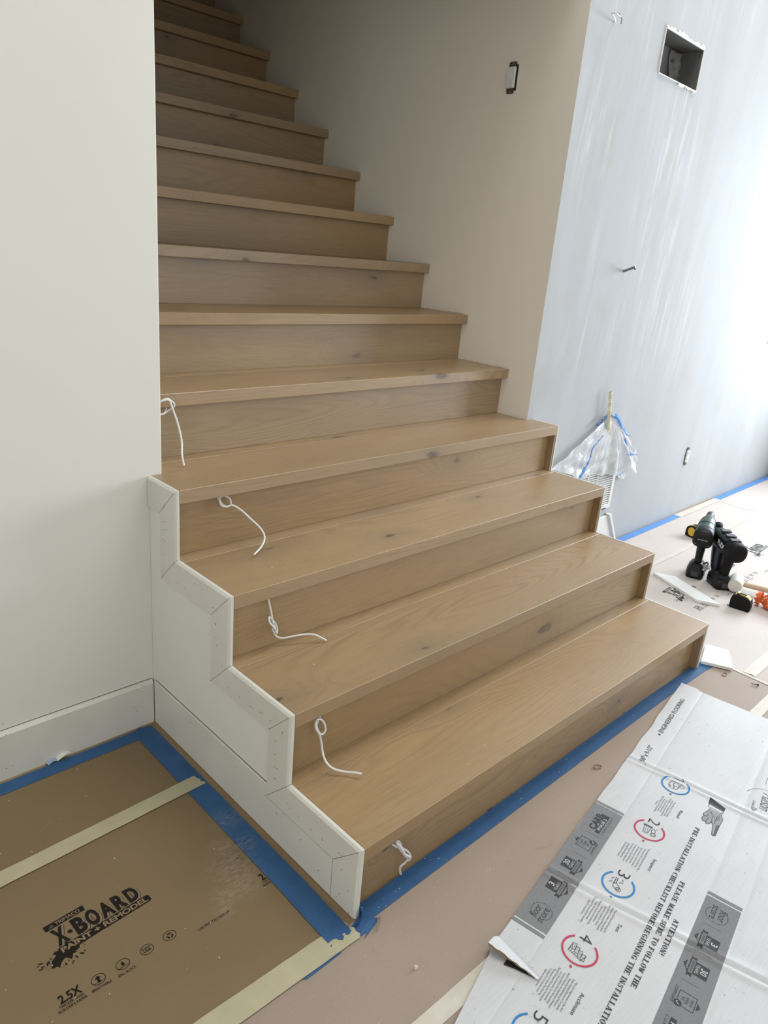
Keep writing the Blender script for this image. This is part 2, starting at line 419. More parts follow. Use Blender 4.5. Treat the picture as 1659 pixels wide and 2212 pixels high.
struct(MB().box((XL - 0.1, YL + 0.001, 2.26), (XW, YL + 0.1, 5.2)).build('wall_stairwell_front', M['stairpaint']))  # unseen header, lower edge brought down to shade the upper steps
struct(MB().box((XL - 0.1, YR + 0.1, 5.2), (XW + 0.1, 5.0, 5.28)).build('ceiling_stairwell', M['ceilpaint']))
mb = MB()   # ceiling with an opening made for the added overhead fill above the foot of the stairs
for x0, x1, y0, y1 in ((XLF, 0.6, YB, YR + 0.1), (3.0, XF, YB, YR + 0.1), (0.6, 3.0, YB, -0.36), (0.6, 3.0, 0.60, YR + 0.1)):
    mb.box((x0, y0, CEIL), (x1, y1, CEIL + 0.08))
struct(mb.build('ceiling', M['ceilpaint']))
def wall_open(name, axis, at, th, a0, a1, b0, b1, z0, z1):
    """wall on plane axis=at from a0..a1 with a window opening b0..b1, z0..z1"""
    mb = MB()
    for (p, q, s, t) in ((a0, b0, 0, CEIL), (b1, a1, 0, CEIL), (b0, b1, 0, z0), (b0, b1, z1, CEIL)):
        if axis == 0: mb.box((at, p, s), (at + th, q, t))
        else: mb.box((p, at, s), (q, at + th, t))
    struct(mb.build(name, M['ceilpaint']))
wall_open('wall_far_right', 0, XF, 0.1, YB, YR + 0.1, -1.37, 0.13, 0.2, 2.9)
struct(MB().box((4.87, 0.35, 0), (4.99, 0.893, 0.80)).build('shade_blocker_low', M['ceilpaint']))  # unseen block added to shade the lower right corner of the wall
mb = MB()
for a, b, c, d in ((XLF, -1.9, 0, CEIL), (-1.9, 1.1, 0, 1.5), (-1.9, 1.1, 3.7, CEIL), (1.1, 2.3, 0, CEIL), (2.3, 4.7, 0, 0.15), (2.3, 4.7, 2.55, CEIL), (4.7, XF, 0, CEIL)):
    mb.box((a, YB - 0.1, c), (b, YB, d))
struct(mb.build('wall_back', M['ceilpaint']))
wall_open('wall_far_left', 0, XLF - 0.1, 0.1, YB, YL + 0.1, -3.4, -1.0, 0.65, 2.55)

# baseboard of the left wall, eased top edge, with its nail holes
bb = MB().prism([(YL, 0), (YL, 0.134), (YL - 0.006, 0.134), (YL - 0.013, 0.126), (YL - 0.013, 0)], 0, XLF, -0.001)
bbo = struct(bb.build('baseboard_left', M['trim']))
def discs(pts, normal_axis, r, name, parent):
    mb = MB()
    for p in pts:
        p = Vector(p); ring = []
        for k in range(7):
            c, d = r * math.cos(k * 2 * math.pi / 7), r * math.sin(k * 2 * math.pi / 7)
            q = [0, 0, 0]; i, j = [a for a in range(3) if a != normal_axis]
            q[i] = c; q[j] = d; ring.append(p + Vector(q))
        mb.add(ring, [tuple(range(7))])
    return mb.build(name, M['hole'], parent, recalc=False, kind='stuff')
pts = []
for u, v in ((3, 1595), (13, 1588), (14, 1660), (27, 1654), (307, 1481), (296, 1490), (307, 1494), (289, 1527), (297, 1536), (6, 1564)):
    p = WY(u, v, YL - 0.0135); pts.append((p.x, YL - 0.0135, p.z))
for x in (-0.75, -0.77, -1.1, -1.12, -1.45, -1.47): pts += [(x, YL - 0.0135, 0.10), (x, YL - 0.0135, 0.03)]
discs(pts, 1, 0.0012, 'nail_holes', bbo)
# pencil line of the unfinished caulk joint above the baseboard
MB().box((XLF, YL - 0.0012, 0.1342), (-0.001, YL - 0.0002, 0.1352)).build('joint_gap', M['joint'], bbo)

# ================================================================== THE STAIRCASE
st = thing('staircase', 'light oak staircase with white skirt boards, climbing between two walls', 'staircase', (0, 0, 0))
NSTEP = 17
STEP_Z = {}
for i in range(1, NSTEP + 1):
    y0, z1, z0 = (i - 1) * RUN, i * RISE, (i - 1) * RISE
    top = z1; bot = z1 - NOSE
    xa, xb = (XS, XO) if i <= 4 else (XL + 0.001, XW - 0.001)
    yseam, yback = y0 + 0.222, y0 + RUN + OVER + 0.012
    if i < 4 or i > 4:
        mb = MB().box((xa, y0, bot), (xb, yseam, top))
        m2 = MB().box((xa, yseam + 0.0006, bot + 0.014), (xb, yback, top - 0.0002))
    else:   # the fourth tread is notched around the ends of both walls
        mb = MB().prism([(xa, y0), (xb, y0), (xb, YR - 0.001), (XW - 0.001, YR - 0.001), (XW - 0.001, yseam), (XL + 0.001, yseam), (XL + 0.001, YL - 0.001), (xa, YL - 0.001)], 2, bot, top)
        m2 = MB().box((XL + 0.001, yseam + 0.0006, bot + 0.014), (XW - 0.001, yback, top - 0.0002))
    tr = mb.build('tread', M['oak'], st, bevel=0.0012, seg=1)
    m2.build('back_strip', M['oak'], tr, bevel=0.001, seg=1)
    xr0, xr1 = (xa, xb - 0.011) if i <= 4 else (xa, xb)
    MB().box((xr0, y0 + OVER, z0), (xr1, y0 + OVER + 0.015, bot)).build('riser', M['oak'], st, bevel=0.0005, seg=1)
    if i <= 4:
        MB().box((XO - 0.0105, y0 + 0.002, z0 + 0.0002), (XO - 0.0003, y0 + OVER + 0.012, bot - 0.0002)).build('end_board', M['oak_up'], st, bevel=0.0008, seg=1)
# caulk scraps where the treads meet the unpainted wall
for i in range(5, 14):
    y0 = (i - 1) * RUN
    rows = []
    n = 14
    for k in range(n + 1):
        y = y0 + 0.03 + (RUN - 0.03) * k / n
        h = 0.0015 + 0.004 * random.random()
        rows.append([(XW - 0.0035, y, i * RISE + 0.0004), (XW - 0.0012, y, i * RISE + h)])
    MB().grid(rows).build('caulk_bead', M['crumb'] if i < 7 else M['paint'], st)

# stepped white skirts: left one with mitred trim, right one only its edge is seen
def stepped(yend, y_in=0.0, dz=0.0):
    P = [(y_in, 0.0)]
    for k in range(4):
        P += [(k * RUN + y_in, (k + 1) * RISE + dz), ((k + 1) * RUN + y_in if k < 3 else yend, (k + 1) * RISE + dz)]
    return P + [(yend, 0.0)]
MB().prism(stepped(YL - 0.001, 0.004, -0.004), 0, 0.0055, XS - 0.0002).build('skirt_panel', M['paint'], st)
MB().prism(stepped(YR - 0.001), 0, XO + 0.0002, XO + 0.0062).build('skirt_panel', M['trim'], st, label='narrow white skirt edge along the open right end')
TW = 0.078
path = [(YL - 0.001, 4*RISE), (3*RUN, 4*RISE), (3*RUN, 3*RISE), (2*RUN, 3*RISE), (2*RUN, 2*RISE), (RUN, 2*RISE), (RUN, RISE), (0.0, RISE), (0.0, 0.001)]
inner = [(y + TW if 0 < k < 8 else (y if k == 0 else y + TW), z - TW if k < 8 else z) for k, (y, z) in enumerate(path)]
def trim_piece(a, b, c, d, outer):
    """quad a-b (outer edge) c-d (inner edge), 12 mm board with the outer arris eased"""
    mb = MB().prism([a, b, c, d], 0, 0.0, XS - 0.0004)
    bm_o = mb.build('skirt_trim', M['trim'], st, bevel=0.0011, seg=1)
    return bm_o
def shrink(q, g=0.0004):
    cx = sum(p[0] for p in q) / 4; cz = sum(p[1] for p in q) / 4
    return [(p[0] + (g if p[0] < cx else -g), p[1] + (g if p[1] < cz else -g)) for p in q]
for k in range(8):
    q = [path[k], path[k+1], inner[k+1], inner[k]]
    # bevelled front face: outer edge chamfered 5 mm wide
    a, b, c, d = [Vector(p) for p in shrink(q)]
    e = (b - a).normalized(); nrm = Vector((-e.y, e.x))
    if nrm.dot((c + d) / 2 - a) < 0: nrm = -nrm
    ch = 0.0055
    def along(p0, p1): return p0 + (p1 - p0) * (ch / abs((p1 - p0).dot(nrm)))
    a2, b2 = along(a, d), along(b, c)
    X0, X1, XC = 0.0, XS - 0.0004, 0.0045
    V = [(X0, *a2), (X0, *b2), (X0, *c), (X0, *d), (XC, *a), (XC, *b), (X1, *a), (X1, *b), (X1, *c), (X1, *d)]
    F = [(0, 1, 2, 3), (4, 5, 1, 0), (6, 7, 5, 4), (9, 8, 7, 6), (3, 2, 8, 9), (0, 3, 9, 6, 4), (1, 5, 7, 8, 2)]
    MB().add(V, F).build('skirt_trim', M['trim'], st)
# base trim of the skirt, notched under the lowest trim pieces
IY, IZ = RUN + TW, RISE - TW
MB().prism([(YL - 0.014, 0.0005), (YL - 0.014, 0.134), (IY + 0.0006, 0.134), (IY + 0.0006, IZ - 0.0004), (TW + 0.0006, IZ - 0.0004), (TW + 0.0006, 0.0005)], 0, 0.0002, XS - 0.0004).build('base_trim', M['trim'], st, bevel=0.0012, seg=1)
MB().prism([(YL - 0.016, 0.1345), (IY + 0.001, 0.1345), (IY + 0.001, 0.1355), (YL - 0.016, 0.1355)], 0, 0.0045, 0.0055).build('joint_gap', M['joint'], st)
# dark mitre lines
def mline(p, q, w=0.0009):
    p, q = Vector(p), Vector(q); e = (q - p).normalized(); n = Vector((-e.y, e.x)) * w / 2
    return [(-0.0002, *(p + n)), (-0.0002, *(q + n)), (-0.0002, *(q - n)), (-0.0002, *(p - n))]
mb = MB()
for k in range(1, 8):
    o_, i_ = Vector(path[k]), Vector(inner[k])
    mb.add(mline(o_ + (i_ - o_) * 0.07, i_), [(0, 1, 2, 3)])
mb.add(mline((TW, 0.002), (TW, IZ)), [(0, 1, 2, 3)]); mb.add(mline((TW, IZ), (IY, IZ), 0.0007), [(0, 1, 2, 3)])
mb.build('mitre_joints', M['joint'], st, recalc=False, kind='stuff')
pts = []
rr = random.Random(3)
for k in range(8):
    (ya, za), (yb, zb) = path[k], path[k+1]
    n = 5 if k else 2
    for j in range(n):
        f = 0.14 + 0.72 * j / max(1, n - 1) + rr.uniform(-0.04, 0.04)
        y, z = ya + (yb - ya) * f, za + (zb - za) * f
        d = rr.choice((0.026, 0.05, 0.055))
        if abs(za - zb) < 1e-6: pts.append((-0.0003, y + 0.03, z - d))
        else: pts.append((-0.0003, y + d, z - 0.03))
        if rr.random() < 0.4: pts.append((-0.0003, pts[-1][1] + rr.uniform(-0.012, 0.012), pts[-1][2] + rr.uniform(-0.006, 0.006)))
for u, v in ((329, 1500), (333, 1521), (414, 1561), (422, 1566), (415, 1633), (509, 1656), (503, 1716), (612, 1759), (555, 1782), (650, 1814), (598, 1757), (688, 1880), (727, 1937), (753, 1972)):
    p = WX(u, v, 0.0); pts.append((-0.0003, p.y, p.z))
discs(pts, 0, 0.0013, 'nail_holes', st)

# ================================================================== FLOOR PROTECTION
def sheet(name, poly, z, th, mat, label, cat, group=None):
    o = MB().prism(poly, 2, z, z + th).build(name, mat)
    return tag(o, label, cat, group)
board = sheet('floor_board', [(-2.4, 0.002), (-0.050, 0.002), (-0.050, 0.551), (-2.4, 0.545)], 0.0005, 0.0022, M['board'],
              'large brown floor protection board with black printed logo beside the white skirt', 'floor board')
sheet('floor_board', [(-2.4, 0.549), (-0.050, 0.555), (-0.050, 0.812), (-2.4, 0.812)], 0.0005, 0.0022, M['board'],
      'narrow strip of plain brown floor board between the left wall and the printed board', 'floor board')
sheet('paper_sheet', [(-2.4, -0.255), (1.736, -0.255), (1.736, -0.002), (1.60, -0.002), (0.0, -0.002), (-2.4, -0.001)], 0.0004, 0.0008, M['paper'],
      'long strip of pinkish brown rosin paper along the foot of the stairs', 'paper sheet')
sheet('paper_sheet', [(-2.4, -4.3), (1.736, -4.3), (1.736, -0.2555), (-2.4, -0.2555)], 0.0004, 0.0008, M['paper'],
      'rosin paper sheet lying under the white cardboard, in front of the long strip', 'paper sheet')
fb = sheet('floor_board', [(1.742, -0.135), (4.98, -0.135), (4.98, 0.572), (1.648, 0.565), (1.648, 0.0), (1.742, 0.0)], 0.0004, 0.0016, M['board2'],
           'printed floor board with painted-in glare under the power tools, right of the stairs', 'floor board')
sheet('paper_sheet', [(1.648, 0.5735), (4.98, 0.5735), (4.98, 0.872), (1.648, 0.815)], 0.0004, 0.0008, M['board2'],
      'narrow paper strip along the foot of the plastered wall', 'paper sheet')
sheet('paper_sheet', [(1.7365, -4.3), (4.98, -4.3), (4.98, -0.1355), (1.7365, -0.1355)], 0.0004, 0.0008, M['paper_mid'],
      'floor paper with painted-in glare right of the cardboard, beyond the thin white tape', 'paper sheet')

def strip(pts, width, z, seed=0, jag=0.003, torn=(1, 1), wob=0.0005, seg=0.03):
    """tape laid along pts (x, y); torn = which ends are torn"""
    r = random.Random(seed)
    pts = [Vector((p[0], p[1], 0)) for p in pts]
    P = []
    for a, b in zip(pts[:-1], pts[1:]):
        n = max(2, int((b - a).length / seg))
        P += [a.lerp(b, k / n) for k in range(n)]
    P.append(pts[-1]); rows = []; L = len(P); NX = 7
    ea = [r.uniform(-jag, jag) * 2 for _ in range(NX)]; eb = [r.uniform(-jag, jag) * 2 for _ in range(NX)]
    for k, p in enumerate(P):
        d = (P[min(k+1, L-1)] - P[max(k-1, 0)]).normalized(); n = Vector((-d.y, d.x, 0)); row = []
        for j in range(NX):
            f = j / (NX - 1) - 0.5
            q = p + n * (f * width) + (n * r.uniform(-0.0004, 0.0004) if j in (0, NX - 1) else Vector())
            if k == 0 and torn[0]: q += d * ea[j]
            if k == L - 1 and torn[1]: q += d * eb[j]
            row.append((q.x, q.y, z + r.uniform(0, wob) + (0.0006 if j == 3 else 0)))
        rows.append(row)
    return MB().grid(rows)
def lay(name, pts, width, z, mat, label, seed=0, group=None, **k):
    o = strip(pts, width, z, seed, **k).build(name, mat, recalc=False, smooth=60)
    return tag(o, label, 'tape', group)
lay('blue_tape', [(-2.2, 0.816), (-0.022, 0.814)], 0.041, 0.0034, M['blue'], 'blue painter tape along the baseboard of the left wall', 1, torn=(0, 1))
lay('blue_tape', [(-0.046, 0.834), (-0.047, 0.25)], 0.056, 0.0040, M['blue'], 'blue tape beside the white skirt, upper length reaching the wall corner', 2)
lay('blue_tape', [(-0.047, 0.30), (-0.047, 0.14), (-0.050, -0.016)], 0.056, 0.0046, M['blue'], 'blue tape beside the white skirt, lower length ending at its front corner', 3)
lay('masking_tape', [(-2.2, 0.505), (-0.515, 0.541), (-0.028, 0.557)], 0.042, 0.0052, M['masking'], 'beige masking tape across the seam between the two brown boards', 4, torn=(0, 1))
lay('masking_tape', [(-2.2, -0.01), (-0.35, -0.004), (-0.018, -0.014)], 0.050, 0.0042, M['masking'], 'beige masking tape along the front edge of the printed brown board', 5, torn=(0, 1))
lay('blue_tape', [(-0.16, -0.034), (-0.07, -0.034)], 0.012, 0.0022, M['blue'], 'sliver of blue tape peeking out under the masking tape at the board front', 6)
lay('blue_tape', [(0.018, 0.001), (0.5, 0.002), (1.3, 0.002), (1.62, -0.004), (1.70, -0.010)], 0.043, 0.0024, M['blue'], 'long blue tape line along the foot of the lowest riser', 7)
lay('blue_tape', [(-0.012, -0.030), (0.035, -0.018)], 0.030, 0.0030, M['blue'], 'short torn blue tape patch at the front corner of the white skirt', 8, jag=0.006)
lay('masking_tape', [(-0.45, -0.236), (0.20, -0.252), (1.0, -0.249), (1.73, -0.246)], 0.036, 0.0020, M['masking_pale'], 'pale masking tape over the rosin paper seam, partly under the cardboard', 9)
lay('white_tape', [(1.742, -0.02), (1.738, -0.40), (1.735, -1.2)], 0.014, 0.0024, M['masking_pale'], 'thin white tape line running forward from the white offcut by the stairs', 10)
lay('masking_tape', [(1.752, -0.135), (4.9, -0.13)], 0.044, 0.0030, M['masking_pale'], 'pale tape over the board seam right of the white offcut', 11)
lay('masking_tape', [(1.66, 0.562), (3.9, 0.579), (4.95, 0.585)], 0.026, 0.0030, M['masking_pale'], 'pale tape band behind the power tools, parallel to the plastered wall', 12, torn=(0, 0))
def wy(x): return YR + SK * (x - XW)
lay('blue_tape', [(1.66, wy(1.66) - 0.030), (3.27, wy(3.27) - 0.030)], 0.042, 0.0024, M['blue_light'], 'blue tape at the foot of the plastered wall, piece nearer the stairs', 13, torn=(0, 1))
lay('masking_tape', [(3.25, wy(3.25) - 0.034), (3.83, wy(3.83) - 0.036)], 0.044, 0.0030, M['masking_pale'], 'pale masking tape piece between two blue tapes at the plastered wall', 14)
lay('blue_tape', [(3.80, wy(3.8) - 0.028), (4.98, wy(4.98) - 0.030)], 0.042, 0.0024, M['blue_light'], 'blue tape at the foot of the plastered wall, piece toward the window', 15, torn=(1, 0))
lay('white_tape', [(3.80, 0.80), (3.795, 0.60)], 0.018, 0.0018, M['masking_pale'], 'thin white tape crossing the paper strip beside the plastered wall', 16)
# folded tape curl standing against the foot of the skirt corner
a = [FL(778, 1958, 0.03), FL(783, 1972, 0.022), FL(778, 1990, 0.016), FL(765, 2001, 0.006)]
b = [FL(781, 1957, 0.004), FL(776, 1975, 0.004), FL(768, 1988, 0.004), FL(758, 2003, 0.003)]
mid = [(p + q) / 2 + Vector((0.004, -0.004, 0)) for p, q in zip(a, b)]
o = MB().grid([a, mid, b]).build('tape_curl', M['blue'], recalc=False, smooth=80)
tag(o, 'curled loose end of blue tape standing at the front corner of the skirt', 'tape')

# ================================================================== PRINT
FONT = bpy.data.curves.new('print_text', 'FONT')
FONT.resolution_u = 3
FOBJ = bpy.data.objects.new('print_text', FONT); COL.objects.link(FOBJ)
TCACHE = {}
def text_mesh(s, bold=0.0, shear=0.0, space=1.0):
    key = (s, bold, shear, space)
    if key not in TCACHE:
        FONT.body = s; FONT.offset = bold; FONT.shear = shear; FONT.space_character = space
        bpy.context.view_layer.update()
        ev = FOBJ.evaluated_get(bpy.context.evaluated_depsgraph_get())
        me = ev.to_mesh()
        vs = [(v.co.x, v.co.y) for v in me.vertices]; fs = [tuple(p.vertices) for p in me.polygons]
        ev.to_mesh_clear()
        x0 = min(v[0] for v in vs); x1 = max(v[0] for v in vs); y1 = max(v[1] for v in vs)
        TCACHE[key] = ([(x - x0, y) for x, y in vs], fs, x1 - x0, y1)
    return TCACHE[key]
CAP = None
class Ink:
    """flat print in a 2D frame; pre maps the frame to sheet coordinates, fmap(s, t, level) gives the 3D point"""
    def __init__(s, fmap, pre=None, cuts=()): s.f = fmap; s.pre = pre; s.cuts = cuts; s.L = {}
    def st(s, x, y, lv):
        x, y = s.pre(x, y) if s.pre else (x, y)
        return (x, y, lv)
    def poly(s, mat, pts, lv=0):
        mb = s.L.setdefault(mat, MB()); mb.add([s.st(p[0], p[1], lv) for p in pts], [tuple(range(len(pts)))])
    def tris(s, mat, vs, fs, lv):
        s.L.setdefault(mat, MB()).add([s.st(x, y, lv) for x, y in vs], fs)
    def rect(s, mat, a, b, c, d, lv=0): s.poly(mat, [(a, b), (c, b), (c, d), (a, d)], lv)
    def line(s, mat, pts, w, lv=1, close=False):
        P = [Vector(p) for p in pts] + ([Vector(pts[0])] if close else [])
        for a, b in zip(P[:-1], P[1:]):
            e = b - a
            if e.length < 1e-9: continue
            e.normalize(); n = Vector((-e.y, e.x)) * w / 2; e = e * w * 0.3
            s.poly(mat, [a - e + n, a - e - n, b + e - n, b + e + n], lv)
    def arc(s, mat, c, r, w, a0, a1, lv=1, n=28, ry=None):
        ry = ry or r; vi, fs = [], []
        for k in range(n + 1):
            a = math.radians(a0 + (a1 - a0) * k / n)
            vi += [(c[0] + (r - w/2) * math.cos(a), c[1] + (ry - w/2) * math.sin(a)), (c[0] + (r + w/2) * math.cos(a), c[1] + (ry + w/2) * math.sin(a))]
            if k: fs.append((2*k-2, 2*k-1, 2*k+1, 2*k))
        s.tris(mat, vi, fs, lv)
    def disc(s, mat, c, r, lv=1, n=14, ry=None):
        ry = ry or r
        s.poly(mat, [(c[0] + r * math.cos(2*math.pi*k/n), c[1] + ry * math.sin(2*math.pi*k/n)) for k in range(n)], lv)
    def text(s, mat, body, p, q, h, lv=1, bold=0.0, shear=0.0, space=1.0):
        """baseline from p to q, capital height h"""
        vs, fs, w, _ = text_mesh(body, bold, shear, space); _, _, _, cap = text_mesh('H', bold)
        p, q = Vector(p), Vector(q); e = (q - p); L = e.length; e.normalize(); n = Vector((-e.y, e.x))
        s.tris(mat, [p + e * (x / w * L) + n * (y / cap * h) for x, y in vs], fs, lv)
    def build(s, parent, name='print'):
        out = []
        for mat, mb in s.L.items():
            if s.cuts:      # cut the print along the creases so that it follows the sheet
                bm = bmesh.new(); me = bpy.data.meshes.new('tmp'); me.from_pydata(mb.v, [], mb.f); bm.from_mesh(me)
                for c in s.cuts:
                    bmesh.ops.bisect_plane(bm, geom=bm.verts[:] + bm.edges[:] + bm.faces[:], plane_co=(c, 0, 0), plane_no=(1, 0, 0), dist=1e-7)
                bm.verts.index_update()
                mb.v = [tuple(v.co) for v in bm.verts]; mb.f = [tuple(v.index for v in f.verts) for f in bm.faces]; bm.free()
                bpy.data.meshes.remove(me)
            mb.v = [s.f(*v) for v in mb.v]
            out.append(mb.build(name, M[mat], parent, recalc=False, kind='stuff'))
        return out

# ---- the floor board's logo block; dx, dy move it along the board, part of it can be left out
def board_print(parent, dx, dy, z, what=('logo', 'row', 'use'), ink='ink', knock='knock_brown'):
    rnd = random.Random(5)
    I = Ink(lambda s, t, lv: (s + dx, t + dy, z + 0.0002 + 0.0002 * lv))
    if 'logo' in what:
        e = Vector((math.cos(0.049), math.sin(0.049))); n = Vector((-e.y, e.x)); o = Vector((-0.476, 0.2935))
        G = Ink(None, lambda s, t: tuple(o + e * s + n * t)); G.L = I.L
        G.poly(ink, [(0.040, 0.0), (0.182, 0.0), (0.186, 0.0025), (0.186, 0.0155), (0.182, 0.018), (0.030, 0.018)])
        G.text(knock, 'PAINT + REMODEL', (0.002, 0.0035), (0.180, 0.0035), 0.0118, 2, 0.035)
        G.poly(ink, [(-0.003, 0.067), (0.076, 0.067), (0.076, 0.081), (-0.003, 0.081)])
        G.text(knock, 'TRIMACO', (0.018, 0.0695), (0.067, 0.0695), 0.0085, 2, 0.02)
        G.poly('ink_faint', [(0.003, 0.0695), (0.015, 0.0695), (0.012, 0.0785)], 1)
        x = 0.002
        for ch, w, h in (('X', 0.027, 0.041), ('.', 0.0115, 0), ('B', 0.026, 0.040), ('O', 0.027, 0.039), ('A', 0.029, 0.038), ('R', 0.027, 0.037), ('D', 0.027, 0.036)):
            b = 0.0225
            if ch == '.':
                G.disc(ink, (x + 0.003, b + 0.017), 0.0042, 2); G.line(ink, [(x + 0.002, b + 0.011), (x + 0.008, b + 0.014)], 0.0008, 2)
            else:
                G.text(ink, ch, (x + 0.0035, b - 0.0028), (x + w + 0.0015, b - 0.0028), h, 1, 0.05)
                G.text(knock, ch, (x + 0.0027, b - 0.0022), (x + w + 0.0006, b - 0.0022), h, 2, 0.05)
                G.text(ink, ch, (x, b), (x + w - 0.003, b), h, 3, 0.05)
                if ch in 'OD':
                    G.rect(knock, x + w * 0.40, b + 0.009, x + w * 0.50, b + h - 0.009, 4); G.rect(ink, x + w * 0.43, b + 0.009, x + w * 0.45, b + h - 0.009, 5)
            x += w
        # paint splash
        def blob(cx, cy, r, k, mat=ink, el=1.0, ang=0.0):
            pts = []
            for j in range(k):
                a = 2 * math.pi * j / k; q = r * rnd.choice((0.62, 0.75, 0.9, 1.05, 1.25))
                px, py = q * math.cos(a) * el, q * math.sin(a) / el
                pts.append((cx + px * math.cos(ang) - py * math.sin(ang), cy + px * math.sin(ang) + py * math.cos(ang)))
            c = (cx, cy); lv0 = rnd.uniform(-0.8, 0.8)
            for j in range(k): G.poly(mat, [c, pts[j], pts[(j+1) % k]], lv0)
        blob(0.006, 0.003, 0.021, 26); blob(-0.010, -0.004, 0.016, 20, el=1.3, ang=0.6); blob(0.022, 0.006, 0.014, 18); blob(0.012, 0.016, 0.012, 14)
        blob(0.034, 0.006, 0.008, 12, el=1.4)
        for k in range(70):
            a = rnd.uniform(math.pi * 0.85, math.pi * 2.05); d = rnd.uniform(0.018, 0.042)
            blob(0.004 + d * math.cos(a) * 1.15, 0.002 + d * math.sin(a) * 0.8, rnd.choice((0.0007, 0.001, 0.0016, 0.0026)), 6, el=rnd.uniform(1, 1.9), ang=a)
    if 'row' in what:
        I.text(ink, '2.5X', (-0.517, 0.2005), (-0.4775, 0.2005), 0.0175, 1, 0.03)
        I.text(ink, 'THICKER THAN', (-0.521, 0.1925), (-0.478, 0.1925), 0.0055, 1, 0.01)
        I.text(ink, 'BUILDER\u2019S PAPER', (-0.525, 0.1845), (-0.475, 0.1845), 0.0055, 1, 0.01)
        for cx in (-0.447, -0.400, -0.352, -0.304): I.arc(ink, (cx, 0.2045), 0.0126, 0.0011, 0, 360, 1, 26, 0.0108)
        I.line(ink, [(-0.458, 0.1985), (-0.436, 0.1985)], 0.0009); I.line(ink, [(-0.411, 0.1985), (-0.389, 0.1985)], 0.0009)
        I.line(ink, [(-0.407, 0.2003), (-0.396, 0.2003)], 0.0005)
        I.poly(ink, [(-0.4495, 0.197), (-0.4445, 0.197), (-0.4445, 0.207), (-0.4495, 0.207)]); I.poly(ink, [(-0.453, 0.2065), (-0.441, 0.2065), (-0.447, 0.2125)])
        I.disc(ink, (-0.400, 0.2045), 0.0031); I.poly(ink, [(-0.4028, 0.2058), (-0.3972, 0.2058), (-0.400, 0.2125)])
        I.text(ink, 'MADE IN', (-0.3605, 0.2068), (-0.3435, 0.2068), 0.0034, 1, 0.02); I.text(ink, 'USA', (-0.3595, 0.1995), (-0.3445, 0.1995), 0.0058, 1, 0.02)
        for k in range(3):
            a = math.radians(90 + 120 * k); c = Vector((-0.304, 0.2042)); d = Vector((math.cos(a), math.sin(a))); w = Vector((-d.y, d.x))
            I.poly(ink, [c + d * 0.0062 + w * 0.0035, c + d * 0.0062 - w * 0.002, c + d * 0.0028 - w * 0.001, c + d * 0.0028 + w * 0.003])
            I.poly(ink, [c + d * 0.007 - w * 0.0022, c + d * 0.002 - w * 0.0022, c + d * 0.0036 - w * 0.0056])
        I.text(ink, 'BREATHABLE', (-0.4655, 0.1855), (-0.430, 0.1845), 0.0052, 1, 0.01)
        I.text(ink, 'SPILL BLOCK', (-0.418, 0.1835), (-0.383, 0.1835), 0.0052, 1, 0.01)
    if 'use' in what:
        I.text(ink, 'USE PRINTED SIDE UP', (-0.255, 0.1765), (-0.184, 0.1765), 0.0058, 1, 0.0)
    if 'cut' in what:   # the next repeat of the print runs under the tape
        I.text(ink, '2', (-0.0885, 0.2005), (-0.078, 0.2005), 0.0175, 1, 0.03)
        I.text(ink, 'THIC', (-0.0905, 0.1925), (-0.0765, 0.1925), 0.0055, 1, 0.01)
        I.text(ink, 'BUILD', (-0.0945, 0.1845), (-0.0762, 0.1845), 0.0055, 1, 0.01)
        for k in range(9):
            x, y = -0.098 + rnd.uniform(0, 0.018), 0.275 + rnd.uniform(0, 0.03)
            I.line(ink, [(x, y), (x + rnd.uniform(0.001, 0.003), y + rnd.uniform(0.0005, 0.003))], 0.0009)
    I.build(parent, 'printed_logo')
board_print(board, 0, 0, 0.0027, ('logo', 'row', 'use', 'cut'))
for dx in (2.631, 3.0725, 3.514): board_print(fb, dx, 0.016, 0.0020, ('logo', 'row', 'use'), 'ink_faint', 'paper_knock' if False else 'knock')
# ================================================================== FLATTENED CARTON
CA, CB_, CO = Vector((-0.987, -0.1605)), Vector((0.1605, -0.987)), Vector((1.483, -0.011))
def crease(s, t):
    z = 0.0
    for c, amp, w in ((0.53 + 0.02 * t, 0.0032, 0.010), (1.074 - 0.075 * t, 0.0034, 0.011), (1.62, 0.003, 0.01)):
        d = (s - c) / w
        z += amp * (math.exp(-(d - 1.0)**2 * 2) + math.exp(-(d + 1.0)**2 * 2)) - amp * 0.6 * math.exp(-d * d * 3)
    for c, amp in ((0.0735, 0.0007), (0.308, 0.0009), (0.384, 0.0007)):
        z -= amp * math.exp(-((t - c) / 0.0022)**2)
    z += 0.0012 * math.sin(s * 9 + t * 5) + 0.0008 * math.sin(t * 23 - s * 4)
    return z
def CB(s, t, h):
    p = CO + CA * s + CB_ * t
    return (p.x, p.y, 0.0060 + h + crease(s, t))
def edge_t(s):
    return (0.0 if s < 1.34 else 0.004 + (s - 1.34) * 0.13) + 0.0010 * math.sin(s * 41) * (1 if 0.2 < s < 0.95 else 0.4) + (0.0025 * math.exp(-((s - 0.32) / 0.05)**2))
def edge_s(t):
    return (0.0 if t < 0.068 else 0.012) + 0.036 * t + 0.001 * math.sin(t * 60)
ss = [0.0]
while ss[-1] < 2.1: ss.append(ss[-1] + (0.005 if any(abs(ss[-1] + 0.002 - c) < 0.035 for c in (0.53, 1.06)) else 0.014))
ts = [0, 0.012, 0.03, 0.05, 0.069, 0.0713, 0.0735, 0.0757, 0.078] + [0.08 + 0.016 * k for k in range(1, 14)] + [0.3045, 0.308, 0.3115, 0.33, 0.35, 0.37, 0.381, 0.384, 0.387] + [0.40 + 0.02 * k for k in range(0, 18)]
rows = []
